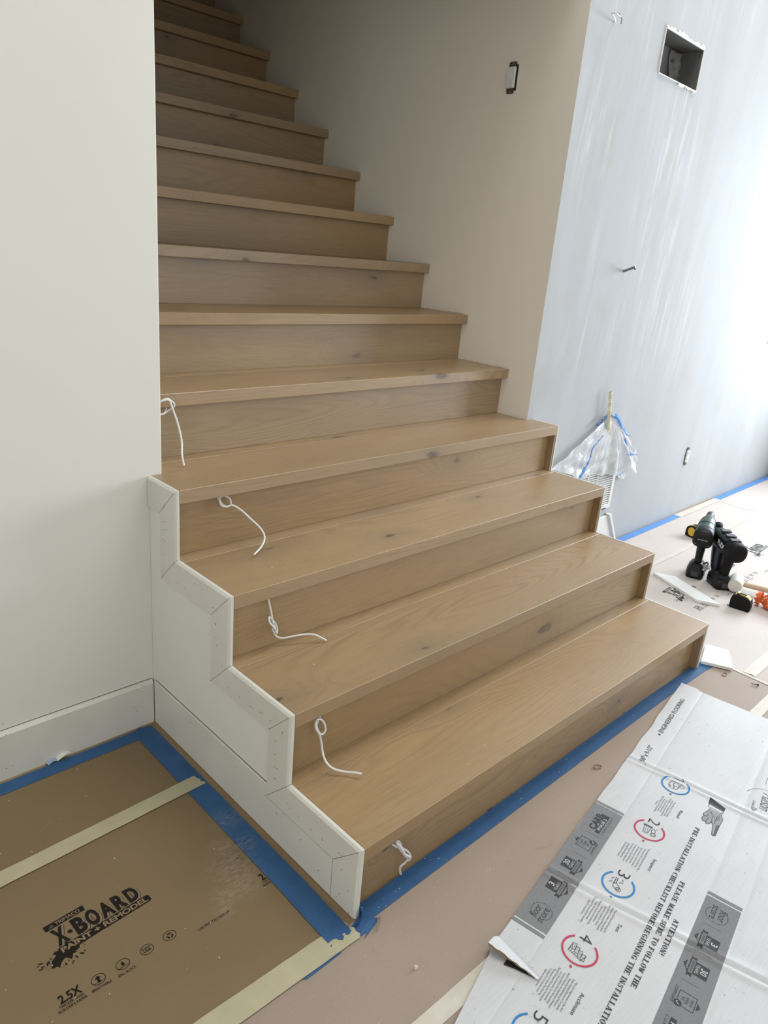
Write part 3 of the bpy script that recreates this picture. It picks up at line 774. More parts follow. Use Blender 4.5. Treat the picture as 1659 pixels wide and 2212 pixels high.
for k, s in enumerate(ss):
    row = []
    for t in ts:
        s2 = s + edge_s(t) * max(0, 1 - s / 0.15); t2 = t + edge_t(s) * max(0, 1 - t / 0.06)
        row.append(CB(s2, t2, 0.0))
    rows.append(row)
card = thing('cardboard_carton', 'large flattened white flooring carton with printed checklist lying on rosin paper', 'cardboard', (0, 0, 0))
MB().grid(rows).build('carton_panel', M['card'], card, recalc=False, smooth=50)
# brown cut edges of the board
mb = MB()
for line in ([r[0] for r in rows], rows[0]):
    mb.grid([line, [(p[0], p[1], 0.0034) for p in line]])
mb.build('cut_edge', M['card_core'], card, recalc=False)

CUTS = [ss[k] for k in range(len(ss)) if 0.485 < ss[k] < 0.575 or 1.005 < ss[k] < 1.115]
I = Ink(lambda s, t, lv: CB(s, t, 0.0006 + 0.00025 * lv), None, CUTS)
def dense(mat, s0, t0, s1, t1, lv, n=46):
    for k in range(n):
        a, b = s0 + (s1 - s0) * k / n, s0 + (s1 - s0) * (k + 1) / n
        m = [t0 + (t1 - t0) * j / 5 for j in range(6)]
        for c, d in zip(m[:-1], m[1:]): I.poly(mat, [(a, c), (b, c), (b, d), (a, d)], lv)
# the two grey bands of certification marks
def band(F2, n=1):
    def q(mat, a, b, c, d, lv):
        (s0, t0), (s1, t1) = F2(a, b), F2(c, d); dense(mat, min(s0, s1), min(t0, t1), max(s0, s1), max(t0, t1), lv, max(1, int(abs(s1 - s0) / 0.010)))
    q('band', 0.010, 0.0, 0.461, 0.0735, 0); q('band', -0.004, 0.0, 0.005, 0.0735, 0); q('band', 0.465, 0.0, 0.473, 0.0735, 0)
    B = Ink(None, F2); B.L = I.L
    D, K = 'dark_grey', 'knock'
    for k in range(48):
        if not (26 < k < 30): B.arc(D, (0.056, 0.033), 0.0225, 0.0022 if k % 2 else 0.0012, k * 7.5, k * 7.5 + 3.6, 1, 1)
    B.text(D, 'floor', (0.033, 0.036), (0.068, 0.036), 0.016, 1); B.text(D, 'score', (0.028, 0.0195), (0.071, 0.0195), 0.0155, 1)
    for x in (0.0935, 0.1785, 0.2625, 0.3475): B.rect(D, x - 0.0005, 0.0155, x + 0.0005, 0.0515)
    for x, num, word in ((0.139, '3', 'COMMERCIAL'), (0.221, '30', 'RESIDENTIAL')):
        B.poly(D, [(x - 0.017, 0.0565), (x + 0.017, 0.0565), (x + 0.017, 0.018), (x, 0.008), (x - 0.017, 0.018)], 1)
        w = 0.007 * len(num)
        B.text(K, num, (x - w/2 - 0.001, 0.0415), (x + w/2 + 0.001, 0.0415), 0.0125, 3, 0.02)
        B.text(K, 'YEARS', (x - 0.0125, 0.0315), (x + 0.0125, 0.0315), 0.0072, 3)
        B.poly(D, [(x - 0.027, 0.0295), (x + 0.027, 0.0295), (x + 0.024, 0.0245), (x + 0.027, 0.019), (x - 0.027, 0.019), (x - 0.024, 0.0245)], 2)
        B.poly('band', [(x - 0.0185, 0.0288), (x + 0.0185, 0.0288), (x + 0.0185, 0.0208), (x - 0.0185, 0.0208)], 4)
        B.text(D, word, (x - 0.016, 0.0227), (x + 0.016, 0.0227), 0.0045, 5); B.text(K, 'WARRANTY', (x - 0.013, 0.0142), (x + 0.013, 0.0142), 0.0042, 3)
    # clipboard
    B.line(D, [(0.313, 0.0215), (0.289, 0.0215), (0.289, 0.0535), (0.324, 0.0535), (0.324, 0.030)], 0.0013); B.rect(D, 0.288, 0.0525, 0.325, 0.0565)
    B.poly(D, [(0.298, 0.0560), (0.315, 0.0560), (0.311, 0.0605), (0.302, 0.0605)], 1); B.arc(D, (0.3065, 0.0605), 0.0022, 0.001, 0, 180, 1, 8)
    for k, w in enumerate(('tsca', 'title', 'VI')): B.text(D, w, (0.297 + 0.003 * (k == 2), 0.0445 - 0.0085 * k), (0.314 - 0.005 * (k == 2), 0.0445 - 0.0085 * k), 0.0062, 1)
    B.disc(D, (0.321, 0.0245), 0.0075, 2); B.line(K, [(0.3175, 0.0245), (0.3203, 0.0215), (0.325, 0.028)], 0.0014, 3)
    B.text(D, 'COMPLIANT', (0.283, 0.0115), (0.327, 0.0115), 0.0056, 1)
    B.text(D, 'CARB', (0.364, 0.037), (0.428, 0.037), 0.0170, 1, 0.05); B.rect(D, 0.359, 0.0235, 0.433, 0.0352, 1); B.text(K, 'PHASE 2', (0.369, 0.0260), (0.419, 0.0260), 0.0072, 3, 0.02)
    B.rect(D, 0.424, 0.0352, 0.433, 0.044, 1)
    B.text(D, 'C O M P L I A N T', (0.359, 0.0145), (0.434, 0.0145), 0.0055, 1)
band(lambda a, b: (1.240 - a, 0.0735 - b))
band(lambda a, b: (0.880 + a, 0.307 + b))

# the checklist
LINES = {
 'Read': ['*Please Make Sure To Thoroughly', 'Read Our Pre-Installation Guide,', 'Installation Instructions, Job-Site &', 'Flooring Warranty and the', 'Maintenance and Care Guide', 'Before Beginning The Installation', 'Process!'],
 'Inspect': ['The Installer/Professional Owner Must', 'Check That The Correct Flooring', 'Type, Collection, Color & Grade', 'Are Delivered to the Jobsite.', 'Furthermore, They Must Inspect', 'The Flooring For Any Defects Or', 'Damages Before Beginning', 'The Installation Process!'],
 'Test': ['*Test Sub-Floors & Flooring For', 'Moisture Content. (Ensuring Both', 'Meet Our Recommended MM% Standards', 'And Are Suitable For Wood', 'Flooring Installation.', 'If Moisture Standards Are Not Met,', 'Take The Necessary Steps', 'To Correct The Issue Before Installing', 'Any Flooring Planks.'],
 'Acclimate': ['*Wood is Hygroscopic, It Size And', 'Shape Changes Because It Constantly', 'Absorbing And Releasing Moisture', 'Until It Reaches An Equilibrium Moisture', 'Content (EMC) With Its Surroundings.', 'It Is Very Important To Acclimate', 'Newly Delivered Flooring For As Long As', 'Necessary To Allow The Flooring', 'To Adjust To The Environment', 'Before Installation.']}
SPAN = {'Read': (0.163, 0.0062, 0.667), 'Inspect': (0.164, 0.0073, 0.888), 'Test': (0.166, 0.0069, 1.108), 'Acclimate': (0.167, 0.0064, 1.327)}
WID = {'Read': 0.034, 'Inspect': 0.044, 'Test': 0.024, 'Acclimate': 0.055}
D = 'dark_grey'
for k, name in enumerate(('Read', 'Inspect', 'Test', 'Acclimate', None)):
    c = (0.561 + 0.2208 * k - 0.0015 * k * (k > 1), 0.142)
    col = 'ink_red' if k % 2 else 'ink_blue'
    I.arc(col, c, 0.0350, 0.0042, -142, 142, 1, 34)
    I.disc(col, (c[0] + 0.0455, c[1]), 0.0030, 1)
    w = 0.010 if k == 0 else 0.018
    if k == 0: I.line(D, [(c[0] - 0.031, 0.1285), (c[0] - 0.031, 0.1560), (c[0] - 0.038, 0.1500)], 0.0013)
    else: I.text(D, str(k + 1), (c[0] - 0.036 - w/2, 0.1285), (c[0] - 0.036 + w/2, 0.1285), 0.027, 1, -0.012)
    def P(x, y): return (c[0] + x, c[1] + y)
    if k == 0:
        I.line(D, [P(-0.012, -0.013), P(0.004, -0.017), P(0.017, -0.010), P(0.017, 0.006), P(0.004, 0.010), P(-0.012, 0.006)], 0.0011, close=True)
        I.line(D, [P(-0.012, -0.004), P(0.000, -0.006), P(0.004, -0.002), P(0.004, 0.010)], 0.0011); I.line(D, [P(0.000, -0.006), P(0.010, 0.0), P(0.0165, -0.003)], 0.0011)
        I.arc(D, P(-0.004, 0.016), 0.0058, 0.0011, 0, 360); I.line(D, [P(-0.009, 0.010), P(-0.014, 0.013)], 0.001); I.arc(D, P(0.010, -0.012), 0.003, 0.001, 0, 360, 1, 10)
    if k == 1:
        I.line(D, [P(-0.016, -0.015), P(-0.016, 0.002), P(0.014, -0.001), P(0.014, -0.012)], 0.0011, close=True); I.line(D, [P(-0.013, -0.0185), P(-0.013, 0.004)], 0.0026)
        for y in (-0.010, -0.005): I.line(D, [P(-0.010, y), P(0.013, y + 0.002)], 0.0008)
        I.arc(D, P(0.010, 0.012), 0.0062, 0.0011, 0, 360); I.arc(D, P(0.010, 0.012), 0.0040, 0.0007, 0, 360)
        I.line(D, [P(0.005, 0.007), P(-0.004, 0.004), P(-0.010, 0.010), P(-0.004, 0.014), P(0.004, 0.013)], 0.001); I.line(D, [P(-0.012, 0.013), P(-0.016, 0.017)], 0.001)
    if k == 2:
        I.line(D, [P(-0.018, -0.0065), P(0.000, -0.0045)], 0.0016); I.line(D, [P(-0.018, -0.010), P(0.002, -0.009)], 0.0016)
        I.line(D, [P(0.000, -0.0105), P(0.000, -0.002), P(0.012, 0.010), P(0.018, 0.010), P(0.020, 0.004), P(0.012, -0.008)], 0.0011, close=True); I.arc(D, P(0.013, 0.003), 0.0035, 0.0014, 0, 360)
        I.line(D, [P(-0.006, 0.0), P(-0.010, 0.008)], 0.0011); I.line(D, [P(-0.001, -0.014), P(0.005, -0.020)], 0.0011)
        for dx, dy in ((-0.014, 0.004), (-0.018, 0.002), (-0.012, -0.017), (-0.008, -0.019)): I.line(D, [P(dx, dy), P(dx - 0.001, dy + 0.003)], 0.0014)
    if k == 3:
        for j in range(4):
            y = -0.018 + 0.008 * j; x = -0.010 + 0.005 * j
            I.line(D, [P(x, y), P(x - 0.002, y + 0.008), P(x + 0.014, y + 0.010), P(x + 0.015, y + 0.003)], 0.0010, close=True)
            I.line(D, [P(x + 0.003, y + 0.004), P(x + 0.010, y + 0.006)], 0.0007)
        for j in range(7): I.line(D, [P(0.003 + 0.003 * j, -0.017 + 0.004 * j), P(0.009 + 0.002 * j, -0.019 + 0.0045 * j)], 0.0009)
        I.line(D, [P(-0.010, -0.018), P(0.012, -0.020), P(0.020, 0.010), P(0.004, 0.016)], 0.0010)
    if not name: continue
    t0, dt, sc = SPAN[name]
    I.text(D, name, (sc + 0.004 - WID[name]/2, 0.1805), (sc + 0.004 + WID[name]/2, 0.1805), 0.0075, 1)
    for j, ln in enumerate(LINES[name]):
        w = len(ln) * 0.00232
        I.text('ink_mid', ln, (sc - w/2, t0 - dt * j - 0.0035), (sc + w/2, t0 - dt * j - 0.0035), 0.0039, 1)

# serif capitals drawn stroke by stroke: (x0, y0, x1, y1, thick) in a box 0.78 wide, 1 high
A_, T_ = 0.20, 0.10
def stem(x): return [(x, 0, x, 1, A_), (x - 0.17, 0.03, x + 0.17, 0.03, T_), (x - 0.17, 0.97, x + 0.17, 0.97, T_)]
G = {
 'I': stem(0.39), 'H': stem(0.17) + stem(0.63) + [(0.17, 0.5, 0.63, 0.5, T_)],
 'L': stem(0.2) + [(0.2, 0.035, 0.72, 0.035, T_), (0.70, 0.0, 0.74, 0.28, 0.07)],
 'E': stem(0.2) + [(0.2, 0.035, 0.70, 0.035, T_), (0.68, 0.0, 0.72, 0.26, 0.07), (0.2, 0.965, 0.68, 0.965, T_), (0.68, 1.0, 0.68, 0.76, 0.07), (0.2, 0.5, 0.5, 0.5, T_), (0.5, 0.38, 0.5, 0.62, 0.06)],
 'F': stem(0.2) + [(0.2, 0.965, 0.68, 0.965, T_), (0.68, 1.0, 0.68, 0.74, 0.07), (0.2, 0.5, 0.5, 0.5, T_), (0.5, 0.38, 0.5, 0.62, 0.06)],
 'T': stem(0.39) + [(0.06, 0.965, 0.72, 0.965, T_), (0.06, 1.0, 0.06, 0.74, 0.07), (0.72, 1.0, 0.72, 0.74, 0.07)],
 'N': [(0.15, 0, 0.15, 1, T_), (0.02, 0.03, 0.28, 0.03, T_), (0.13, 0.95, 0.62, 0.05, A_), (0.64, 0, 0.64, 1, T_), (0.50, 0.97, 0.77, 0.97, T_), (0.02, 0.97, 0.2, 0.97, T_)],
 'M': [(0.12, 0, 0.12, 1, T_), (0.0, 0.03, 0.24, 0.03, T_), (0.12, 0.97, 0.39, 0.1, 0.17), (0.39, 0.05, 0.66, 0.97, T_), (0.66, 0, 0.66, 1, 0.18), (0.53, 0.03, 0.79, 0.03, T_), (0.02, 0.97, 0.16, 0.97, T_), (0.62, 0.97, 0.79, 0.97, T_)],
 'A': [(0.36, 0.98, 0.12, 0.03, T_), (0.38, 0.98, 0.64, 0.03, A_), (0.2, 0.33, 0.54, 0.33, T_), (0.0, 0.03, 0.25, 0.03, T_), (0.48, 0.03, 0.8, 0.03, T_)],
 'W': [(0.06, 0.97, 0.22, 0.05, 0.17), (0.22, 0.05, 0.39, 0.9, T_), (0.39, 0.9, 0.55, 0.05, 0.17), (0.55, 0.05, 0.72, 0.97, T_), (-0.04, 0.97, 0.18, 0.97, T_), (0.6, 0.97, 0.82, 0.97, T_)],
 'K': stem(0.2) + [(0.25, 0.42, 0.62, 0.97, T_), (0.34, 0.55, 0.66, 0.03, A_), (0.5, 0.97, 0.76, 0.97, T_), (0.5, 0.03, 0.79, 0.03, T_)],
 'U': [(0.19, 0.97, 0.19, 0.22, A_), (0.19, 0.24, 0.3, 0.05, 0.16), (0.28, 0.04, 0.52, 0.04, 0.085), (0.5, 0.05, 0.63, 0.25, T_), (0.63, 0.22, 0.63, 0.97, T_), (0.03, 0.97, 0.36, 0.97, T_), (0.5, 0.97, 0.77, 0.97, T_)],
 'P': stem(0.2) + [(0.2, 0.965, 0.52, 0.965, T_), (0.5, 0.95, 0.64, 0.85, 0.13), (0.64, 0.88, 0.64, 0.62, A_ * 0.9), (0.64, 0.64, 0.5, 0.5, 0.12), (0.2, 0.48, 0.52, 0.48, T_)],
 'R': stem(0.2) + [(0.2, 0.965, 0.5, 0.965, T_), (0.5, 0.95, 0.62, 0.86, 0.13), (0.62, 0.88, 0.62, 0.66, A_ * 0.9), (0.62, 0.68, 0.5, 0.54, 0.12), (0.2, 0.51, 0.5, 0.51, T_), (0.44, 0.5, 0.68, 0.05, 0.17), (0.66, 0.03, 0.8, 0.03, T_)],
 'B': stem(0.2) + [(0.2, 0.965, 0.5, 0.965, T_), (0.5, 0.95, 0.6, 0.86, 0.13), (0.6, 0.88, 0.6, 0.66, A_ * 0.85), (0.6, 0.67, 0.5, 0.54, 0.1), (0.2, 0.52, 0.5, 0.52, T_), (0.5, 0.51, 0.64, 0.4, 0.12), (0.64, 0.42, 0.64, 0.16, A_ * 0.9), (0.64, 0.17, 0.5, 0.04, 0.11), (0.2, 0.035, 0.5, 0.035, T_)],
 'O': [(0.15, 0.72, 0.15, 0.28, A_), (0.15, 0.72, 0.3, 0.95, 0.13), (0.28, 0.96, 0.5, 0.96, 0.075), (0.48, 0.95, 0.63, 0.72, 0.13), (0.63, 0.72, 0.63, 0.28, A_), (0.63, 0.28, 0.48, 0.05, 0.13), (0.28, 0.04, 0.5, 0.04, 0.075), (0.3, 0.05, 0.15, 0.28, 0.13)],
 'C': [(0.15, 0.72, 0.15, 0.28, A_), (0.15, 0.72, 0.3, 0.95, 0.13), (0.28, 0.96, 0.52, 0.96, 0.075), (0.5, 0.95, 0.68, 0.74, 0.09), (0.68, 0.98, 0.68, 0.70, 0.06), (0.68, 0.26, 0.5, 0.05, 0.07), (0.28, 0.04, 0.52, 0.04, 0.075), (0.3, 0.05, 0.15, 0.28, 0.13)],
 'G': [(0.15, 0.72, 0.15, 0.28, A_), (0.15, 0.72, 0.3, 0.95, 0.13), (0.28, 0.96, 0.52, 0.96, 0.075), (0.5, 0.95, 0.66, 0.74, 0.09), (0.66, 0.98, 0.66, 0.70, 0.06), (0.63, 0.44, 0.63, 0.06, A_), (0.46, 0.43, 0.78, 0.43, T_), (0.28, 0.04, 0.6, 0.04, 0.075), (0.3, 0.05, 0.15, 0.28, 0.13)],
 'S': [(0.6, 0.72, 0.5, 0.95, 0.07), (0.64, 0.98, 0.64, 0.70, 0.06), (0.28, 0.96, 0.52, 0.96, 0.075), (0.3, 0.94, 0.2, 0.72, 0.13), (0.2, 0.74, 0.6, 0.36, 0.19), (0.6, 0.38, 0.52, 0.07, 0.15), (0.26, 0.04, 0.54, 0.04, 0.075), (0.28, 0.05, 0.15, 0.28, 0.07), (0.13, 0.02, 0.13, 0.3, 0.06)],
 '-': [(0.22, 0.36, 0.56, 0.36, 0.13)], '!': [(0.39, 0.34, 0.39, 1.0, 0.17), (0.39, 0.02, 0.39, 0.17, 0.19)]}
ADV = {'I': 0.52, '-': 0.55, '!': 0.5, ' ': 0.42, 'M': 0.95, 'W': 0.92, 'L': 0.82, 'E': 0.82, 'F': 0.8, 'S': 0.78}
def serif(mat, body, s0, s1, t, h):
    tot = sum(ADV.get(ch, 0.88) for ch in body); k = (s1 - s0) / tot; x = s0
    for ch in body:
        adv = ADV.get(ch, 0.88); off = (adv - 0.78) / 2 if ch not in ' ' else 0
        for (a, b, c, d, w) in G.get(ch, []):
            p, q = Vector((x + (a + off) * k, t + b * h)), Vector((x + (c + off) * k, t + d * h)); e = q - p
            horiz = abs(e.x) / k > abs(e.y) / h
            n = Vector((0, w * h / 2)) if horiz else Vector((w * k / 2, 0))
            I.poly(mat, [p - n, q - n, q + n, p + n], 1)
        x += adv * k
serif(D, 'ATTENTION!', 1.007, 1.119, 0.2700, 0.0105)
serif(D, 'PLEASE MAKE SURE TO FOLLOW THE', 0.892, 1.229, 0.2495, 0.0105)
serif(D, 'PRE-INSTALLATION CHECKLIST BEFORE BEGINNING THE INSTALLATION', 0.688, 1.352, 0.2290, 0.0105)
# size line and product line on the flap side
I.text(D, '5/8\u201d x 9-1/2\u201d', (0.523, 0.0430), (0.428, 0.0400), 0.0135, 1, 0.0)
I.text(D, 'ENGINEERED FLOORING', (0.342, 0.0405), (0.107, 0.0405), 0.0132, 1, 0.0)
I.rect(D, 0.352, 0.032, 0.359, 0.038, 1)
I.line('ink_mid', [(0.492, 0.024), (0.500, 0.030), (0.490, 0.032), (0.498, 0.036)], 0.0012)
# pointing hand
I.poly('dark_grey', [(0.546, 0.229), (0.560, 0.272), (0.573, 0.271), (0.566, 0.230)], 1)
I.poly('ink_mid', [(0.566, 0.230), (0.573, 0.271), (0.577, 0.271), (0.571, 0.231)], 1)
I.line(D, [(0.571, 0.2335), (0.584, 0.2345), (0.588, 0.2700), (0.577, 0.2705)], 0.0012)
I.poly('skin_grey', [(0.590, 0.240), (0.592, 0.268), (0.612, 0.276), (0.640, 0.2745), (0.684, 0.2745), (0.688, 0.271), (0.685, 0.267), (0.650, 0.262), (0.640, 0.255), (0.652, 0.252), (0.655, 0.246), (0.648, 0.243), (0.650, 0.236), (0.640, 0.232), (0.632, 0.235), (0.622, 0.231), (0.608, 0.236)], 1)
I.line(D, [(0.588, 0.266), (0.612, 0.2765), (0.640, 0.2752), (0.684, 0.2755), (0.689, 0.271), (0.685, 0.2665), (0.650, 0.2615), (0.640, 0.2555), (0.652, 0.252), (0.656, 0.246), (0.649, 0.2425), (0.651, 0.236), (0.640, 0.2315), (0.631, 0.235), (0.622, 0.2305), (0.606, 0.236), (0.590, 0.240)], 0.0012, 2)
for q in ([(0.650, 0.2425), (0.630, 0.247)], [(0.631, 0.235), (0.622, 0.243)], [(0.640, 0.2555), (0.618, 0.252)], [(0.645, 0.262), (0.610, 0.262)], [(0.600, 0.244), (0.612, 0.250), (0.618, 0.258)]): I.line(D, q, 0.0012, 2)
I.poly('ink_mid', [(0.640, 0.2745), (0.684, 0.2745), (0.688, 0.271), (0.645, 0.268)], 2)
for k in range(6): I.line('ink_mid', [(0.596 + 0.004 * k, 0.266 + 0.001 * k), (0.612 + 0.004 * k, 0.262)], 0.0006, 2)
for k in range(5): I.line('ink_mid', [(0.604 + 0.007 * k, 0.238), (0.608 + 0.007 * k, 0.245)], 0.0007, 2)
# collection name in script
I.text('ink_mid', 'Maison', (0.418, 0.3360), (0.496, 0.3400), 0.030, 1, -0.01, 0.35)
I.text('ink_mid', 'Collection', (0.470, 0.3215), (0.512, 0.3235), 0.006, 1, 0.0, 0.4)
I.arc('ink_mid', (0.452, 0.352), 0.052, 0.0008, 160, 260); I.line('ink_mid', [(0.340, 0.334), (0.376, 0.334)], 0.0010)
I.poly('skin_grey', [(0.500, 0.322), (0.522, 0.330), (0.500, 0.338)], 1)
I.build(card, 'printed_checklist')
# torn flap lifting off the front part of the carton
fp = lambda s, t, z: (*(CO + CA * s + CB_ * t), z)
n = 12; r0, r1, r2, r3 = [], [], [], []
rr = random.Random(4)
for k in range(n + 1):
    f = k / n
    s_a, t_a = 1.302 + 0.031 * f, -0.001 + 0.107 * f
    lift = 0.020 * (1 - f) ** 0.8
    s_b = s_a + 0.041 * (1 - f) + 0.0035
    r0.append(fp(s_a, t_a, 0.0085)); r1.append(fp((s_a + s_b) / 2 - 0.002, t_a - 0.001, 0.0085 + lift * 0.75)); r2.append(fp(s_b + rr.uniform(-0.002, 0.002), t_a - 0.002, 0.0088 + lift + rr.uniform(-0.001, 0.001)))
    r3.append(fp(s_b + 0.001 + rr.uniform(-0.002, 0.001), t_a, 0.0062 + lift * 0.80))
MB().grid([r0, r1, r2]).build('torn_flap', M['card'], card, recalc=False, smooth=60)
MB().grid([r2, r3]).build('torn_edge', M['card_core'], card, recalc=False)
MB().add([fp(1.352, 0.038, 0.0078), fp(1.345, 0.060, 0.0078), fp(1.3375, 0.098, 0.0078), fp(1.331, 0.098, 0.0078), fp(1.328, 0.060, 0.0078), fp(1.328, 0.038, 0.0078)], [(0, 1, 2, 3, 4, 5)]).build('tear_hole', M['dark'], card, recalc=False)
bpy.data.objects.remove(FOBJ)

# ================================================================== CABLES UNDER THE NOSINGS
def cable(px, ys, label, end_z=None, r=0.0025):
    """px: measured course (u, v); ys: distance into the room along the course; the last point can rest at height end_z"""
    n = len(px); y1 = FL(*px[-1], end_z)[1] if end_z is not None else ys[-1]
    P = []
    for k, (u, v) in enumerate(px):
        y = ys[min(k, len(ys) - 1)] if k < len(ys) else None
        if y is None:
            m = len(ys) - 1
            y = ys[m] + (y1 - ys[m]) * ((k - m) / (n - 1 - m)) ** 1.3
        P.append(WY(u, v, y))
    o = MB().tube(spline(P, 7), r, 8).build('light_cable', M['cable'], smooth=70, recalc=True)
    return tag(o, label, 'cable', 'loose white cables under the stair nosings')
def zp(x0, y0, k, pts): return [(x0 + a / k, y0 + b / k) for a, b in pts]
Y5, Y4, Y3, Y2, Y1 = [i * RUN + OVER for i in (4, 3, 2, 1, 0)]
cable(zp(330, 830, 11.06, [(318, 480), (318, 560), (290, 640), (235, 705), (160, 720), (110, 600), (170, 440), (250, 375), (350, 345), (420, 385), (500, 450), (510, 530), (440, 590), (330, 660), (240, 712), (140, 700), (100, 560), (180, 420), (260, 390), (340, 370), (405, 400), (440, 490), (500, 660), (570, 850), (640, 1100), (690, 1350), (697, 1550), (700, 1700), (745, 1940)]),
      [Y5 - 0.008, Y5 - 0.008, Y5 - 0.012, Y5 - 0.02, Y5 - 0.03, Y5 - 0.042, Y5 - 0.045, Y5 - 0.047, Y5 - 0.047, Y5 - 0.044, Y5 - 0.042, Y5 - 0.042, Y5 - 0.036, Y5 - 0.030, Y5 - 0.034, Y5 - 0.04, Y5 - 0.046, Y5 - 0.05, Y5 - 0.052, Y5 - 0.051, Y5 - 0.05, Y5 - 0.052, Y5 - 0.055],
      'knotted white cable dangling beside the end of the left wall, highest of the loose cables', 4*RISE + 0.006)
cable(zp(440, 1050, 10.37, [(290, 230), (330, 290), (365, 345), (410, 400), (480, 445), (560, 455), (605, 400), (595, 310), (540, 250), (470, 215), (400, 230), (345, 270), (365, 330), (375, 400), (430, 450), (510, 460), (580, 440), (650, 430), (780, 500), (920, 610), (1060, 745), (1210, 880), (1310, 1000), (1360, 1120), (1350, 1230), (1280, 1370), (1130, 1535)]),
      [Y4 - 0.004, Y4 - 0.006, Y4 - 0.008, Y4 - 0.010, Y4 - 0.014, Y4 - 0.016, Y4 - 0.014, Y4 - 0.008, Y4 - 0.005, Y4 - 0.005, Y4 - 0.006, Y4 - 0.010, Y4 - 0.014, Y4 - 0.016, Y4 - 0.020, Y4 - 0.022, Y4 - 0.022, Y4 - 0.024],
      'white cable with a small knot arching down to a blunt end on the third tread', 3*RISE + 0.010)
cable(zp(560, 1280, 9.76, [(185, 120), (215, 240), (245, 380), (270, 520), (290, 650), (320, 720), (345, 800), (375, 850), (375, 750), (330, 640), (270, 580), (215, 510), (205, 570), (240, 660), (300, 720), (350, 800), (345, 860), (290, 800), (285, 760), (310, 830), (335, 890), (390, 940), (500, 960), (650, 935), (820, 900), (1000, 880), (1150, 885), (1260, 930), (1415, 1010)]),
      [Y3 - 0.004, Y3 - 0.007, Y3 - 0.010, Y3 - 0.013, Y3 - 0.015, Y3 - 0.016, Y3 - 0.016, Y3 - 0.015, Y3 - 0.012, Y3 - 0.011, Y3 - 0.012, Y3 - 0.014, Y3 - 0.020, Y3 - 0.023, Y3 - 0.024, Y3 - 0.023, Y3 - 0.020, Y3 - 0.013, Y3 - 0.010, Y3 - 0.010, Y3 - 0.011],
      'white cable with a tight hanging knot whose end lies along the second tread', 2*RISE + 0.0045)
cable(zp(640, 1530, 9.217, [(485, 110), (460, 190), (415, 290), (400, 340), (425, 430), (470, 500), (530, 510), (580, 430), (570, 330), (520, 245), (460, 215), (405, 235), (385, 310), (395, 400), (430, 470), (460, 520), (480, 580), (500, 700), (520, 850), (545, 960), (600, 1080), (700, 1180), (830, 1235), (1000, 1268), (1150, 1280), (1310, 1305)]),
      [Y2 - 0.004, Y2 - 0.006, Y2 - 0.009, Y2 - 0.012, Y2 - 0.015, Y2 - 0.016, Y2 - 0.015, Y2 - 0.013, Y2 - 0.011, Y2 - 0.009, Y2 - 0.010, Y2 - 0.014, Y2 - 0.018, Y2 - 0.021, Y2 - 0.022, Y2 - 0.020, Y2 - 0.019, Y2 - 0.019],
      'white cable with an open loop knot curving out over the lowest tread', RISE + 0.013)
cable(zp(820, 1780, 15.8, [(420, 690), (560, 760), (660, 800), (720, 890), (790, 980), (880, 1090), (990, 1150), (1050, 1130), (1020, 1020), (920, 910), (800, 850), (730, 760), (700, 660), (640, 590), (570, 620), (660, 720), (740, 820), (800, 920), (860, 1030), (960, 1090), (1030, 1130), (1020, 1215), (940, 1230), (860, 1320), (760, 1400), (700, 1480), (690, 1580), (715, 1705)]),
      [Y1 - 0.004, Y1 - 0.010, Y1 - 0.016, Y1 - 0.018, Y1 - 0.019, Y1 - 0.020, Y1 - 0.020, Y1 - 0.018, Y1 - 0.016, Y1 - 0.015, Y1 - 0.014, Y1 - 0.014, Y1 - 0.012, Y1 - 0.012, Y1 - 0.020, Y1 - 0.024, Y1 - 0.025, Y1 - 0.026, Y1 - 0.027, Y1 - 0.027, Y1 - 0.026, Y1 - 0.024, Y1 - 0.020, Y1 - 0.016],
      'short knotted white cable under the lowest nosing, its end touching the blue tape', 0.0065, 0.0027)

# ================================================================== ON THE WALLS
def wall_thing(name, label, cat, x, z, off=0.0):
    o = thing(name, label, cat); o.matrix_world = MWALL @ Matrix.Translation((x, YR - off, z))
    return o
# --- open duct in the plastered wall
cx, cz = (NX0 + NX1) / 2, (NZ0 + NZ1) / 2
du = wall_thing('duct_opening', 'open rectangular metal duct box cut into the plastered wall, crumpled film inside', 'duct', cx, cz)
hx, hz, dp = (NX1 - NX0) / 2 - 0.002, (NZ1 - NZ0) / 2 - 0.002, 0.098
def shell(w, h, d, t=0.0012):
    mb = MB()
    mb.box((-w, -0.003, -h), (-w + t, d, h)).box((w - t, -0.003, -h), (w, d, h)).box((-w, -0.003, h - t), (w, d, h)).box((-w, -0.003, -h), (w, d, -h + t)).box((-w, d, -h), (w, d + t, h))
    return mb
shell(hx, hz, dp).build('duct_box', M['duct'], du)
rr = random.Random(9)
mb = MB()   # rolled pale rim
for a, b in (((-hx - 0.002, -hz - 0.002), (hx + 0.002, -hz - 0.002)), ((-hx - 0.002, hz + 0.002), (hx + 0.002, hz + 0.002)), ((-hx - 0.002, -hz), (-hx - 0.002, hz)), ((hx + 0.002, -hz), (hx + 0.002, hz))):
    mb.box((min(a[0], b[0]) - 0.0018, -0.006, min(a[1], b[1]) - 0.0018), (max(a[0], b[0]) + 0.0018, 0.004, max(a[1], b[1]) + 0.0018))
mb.build('duct_rim', M['vent'], du, bevel=0.001, seg=1)
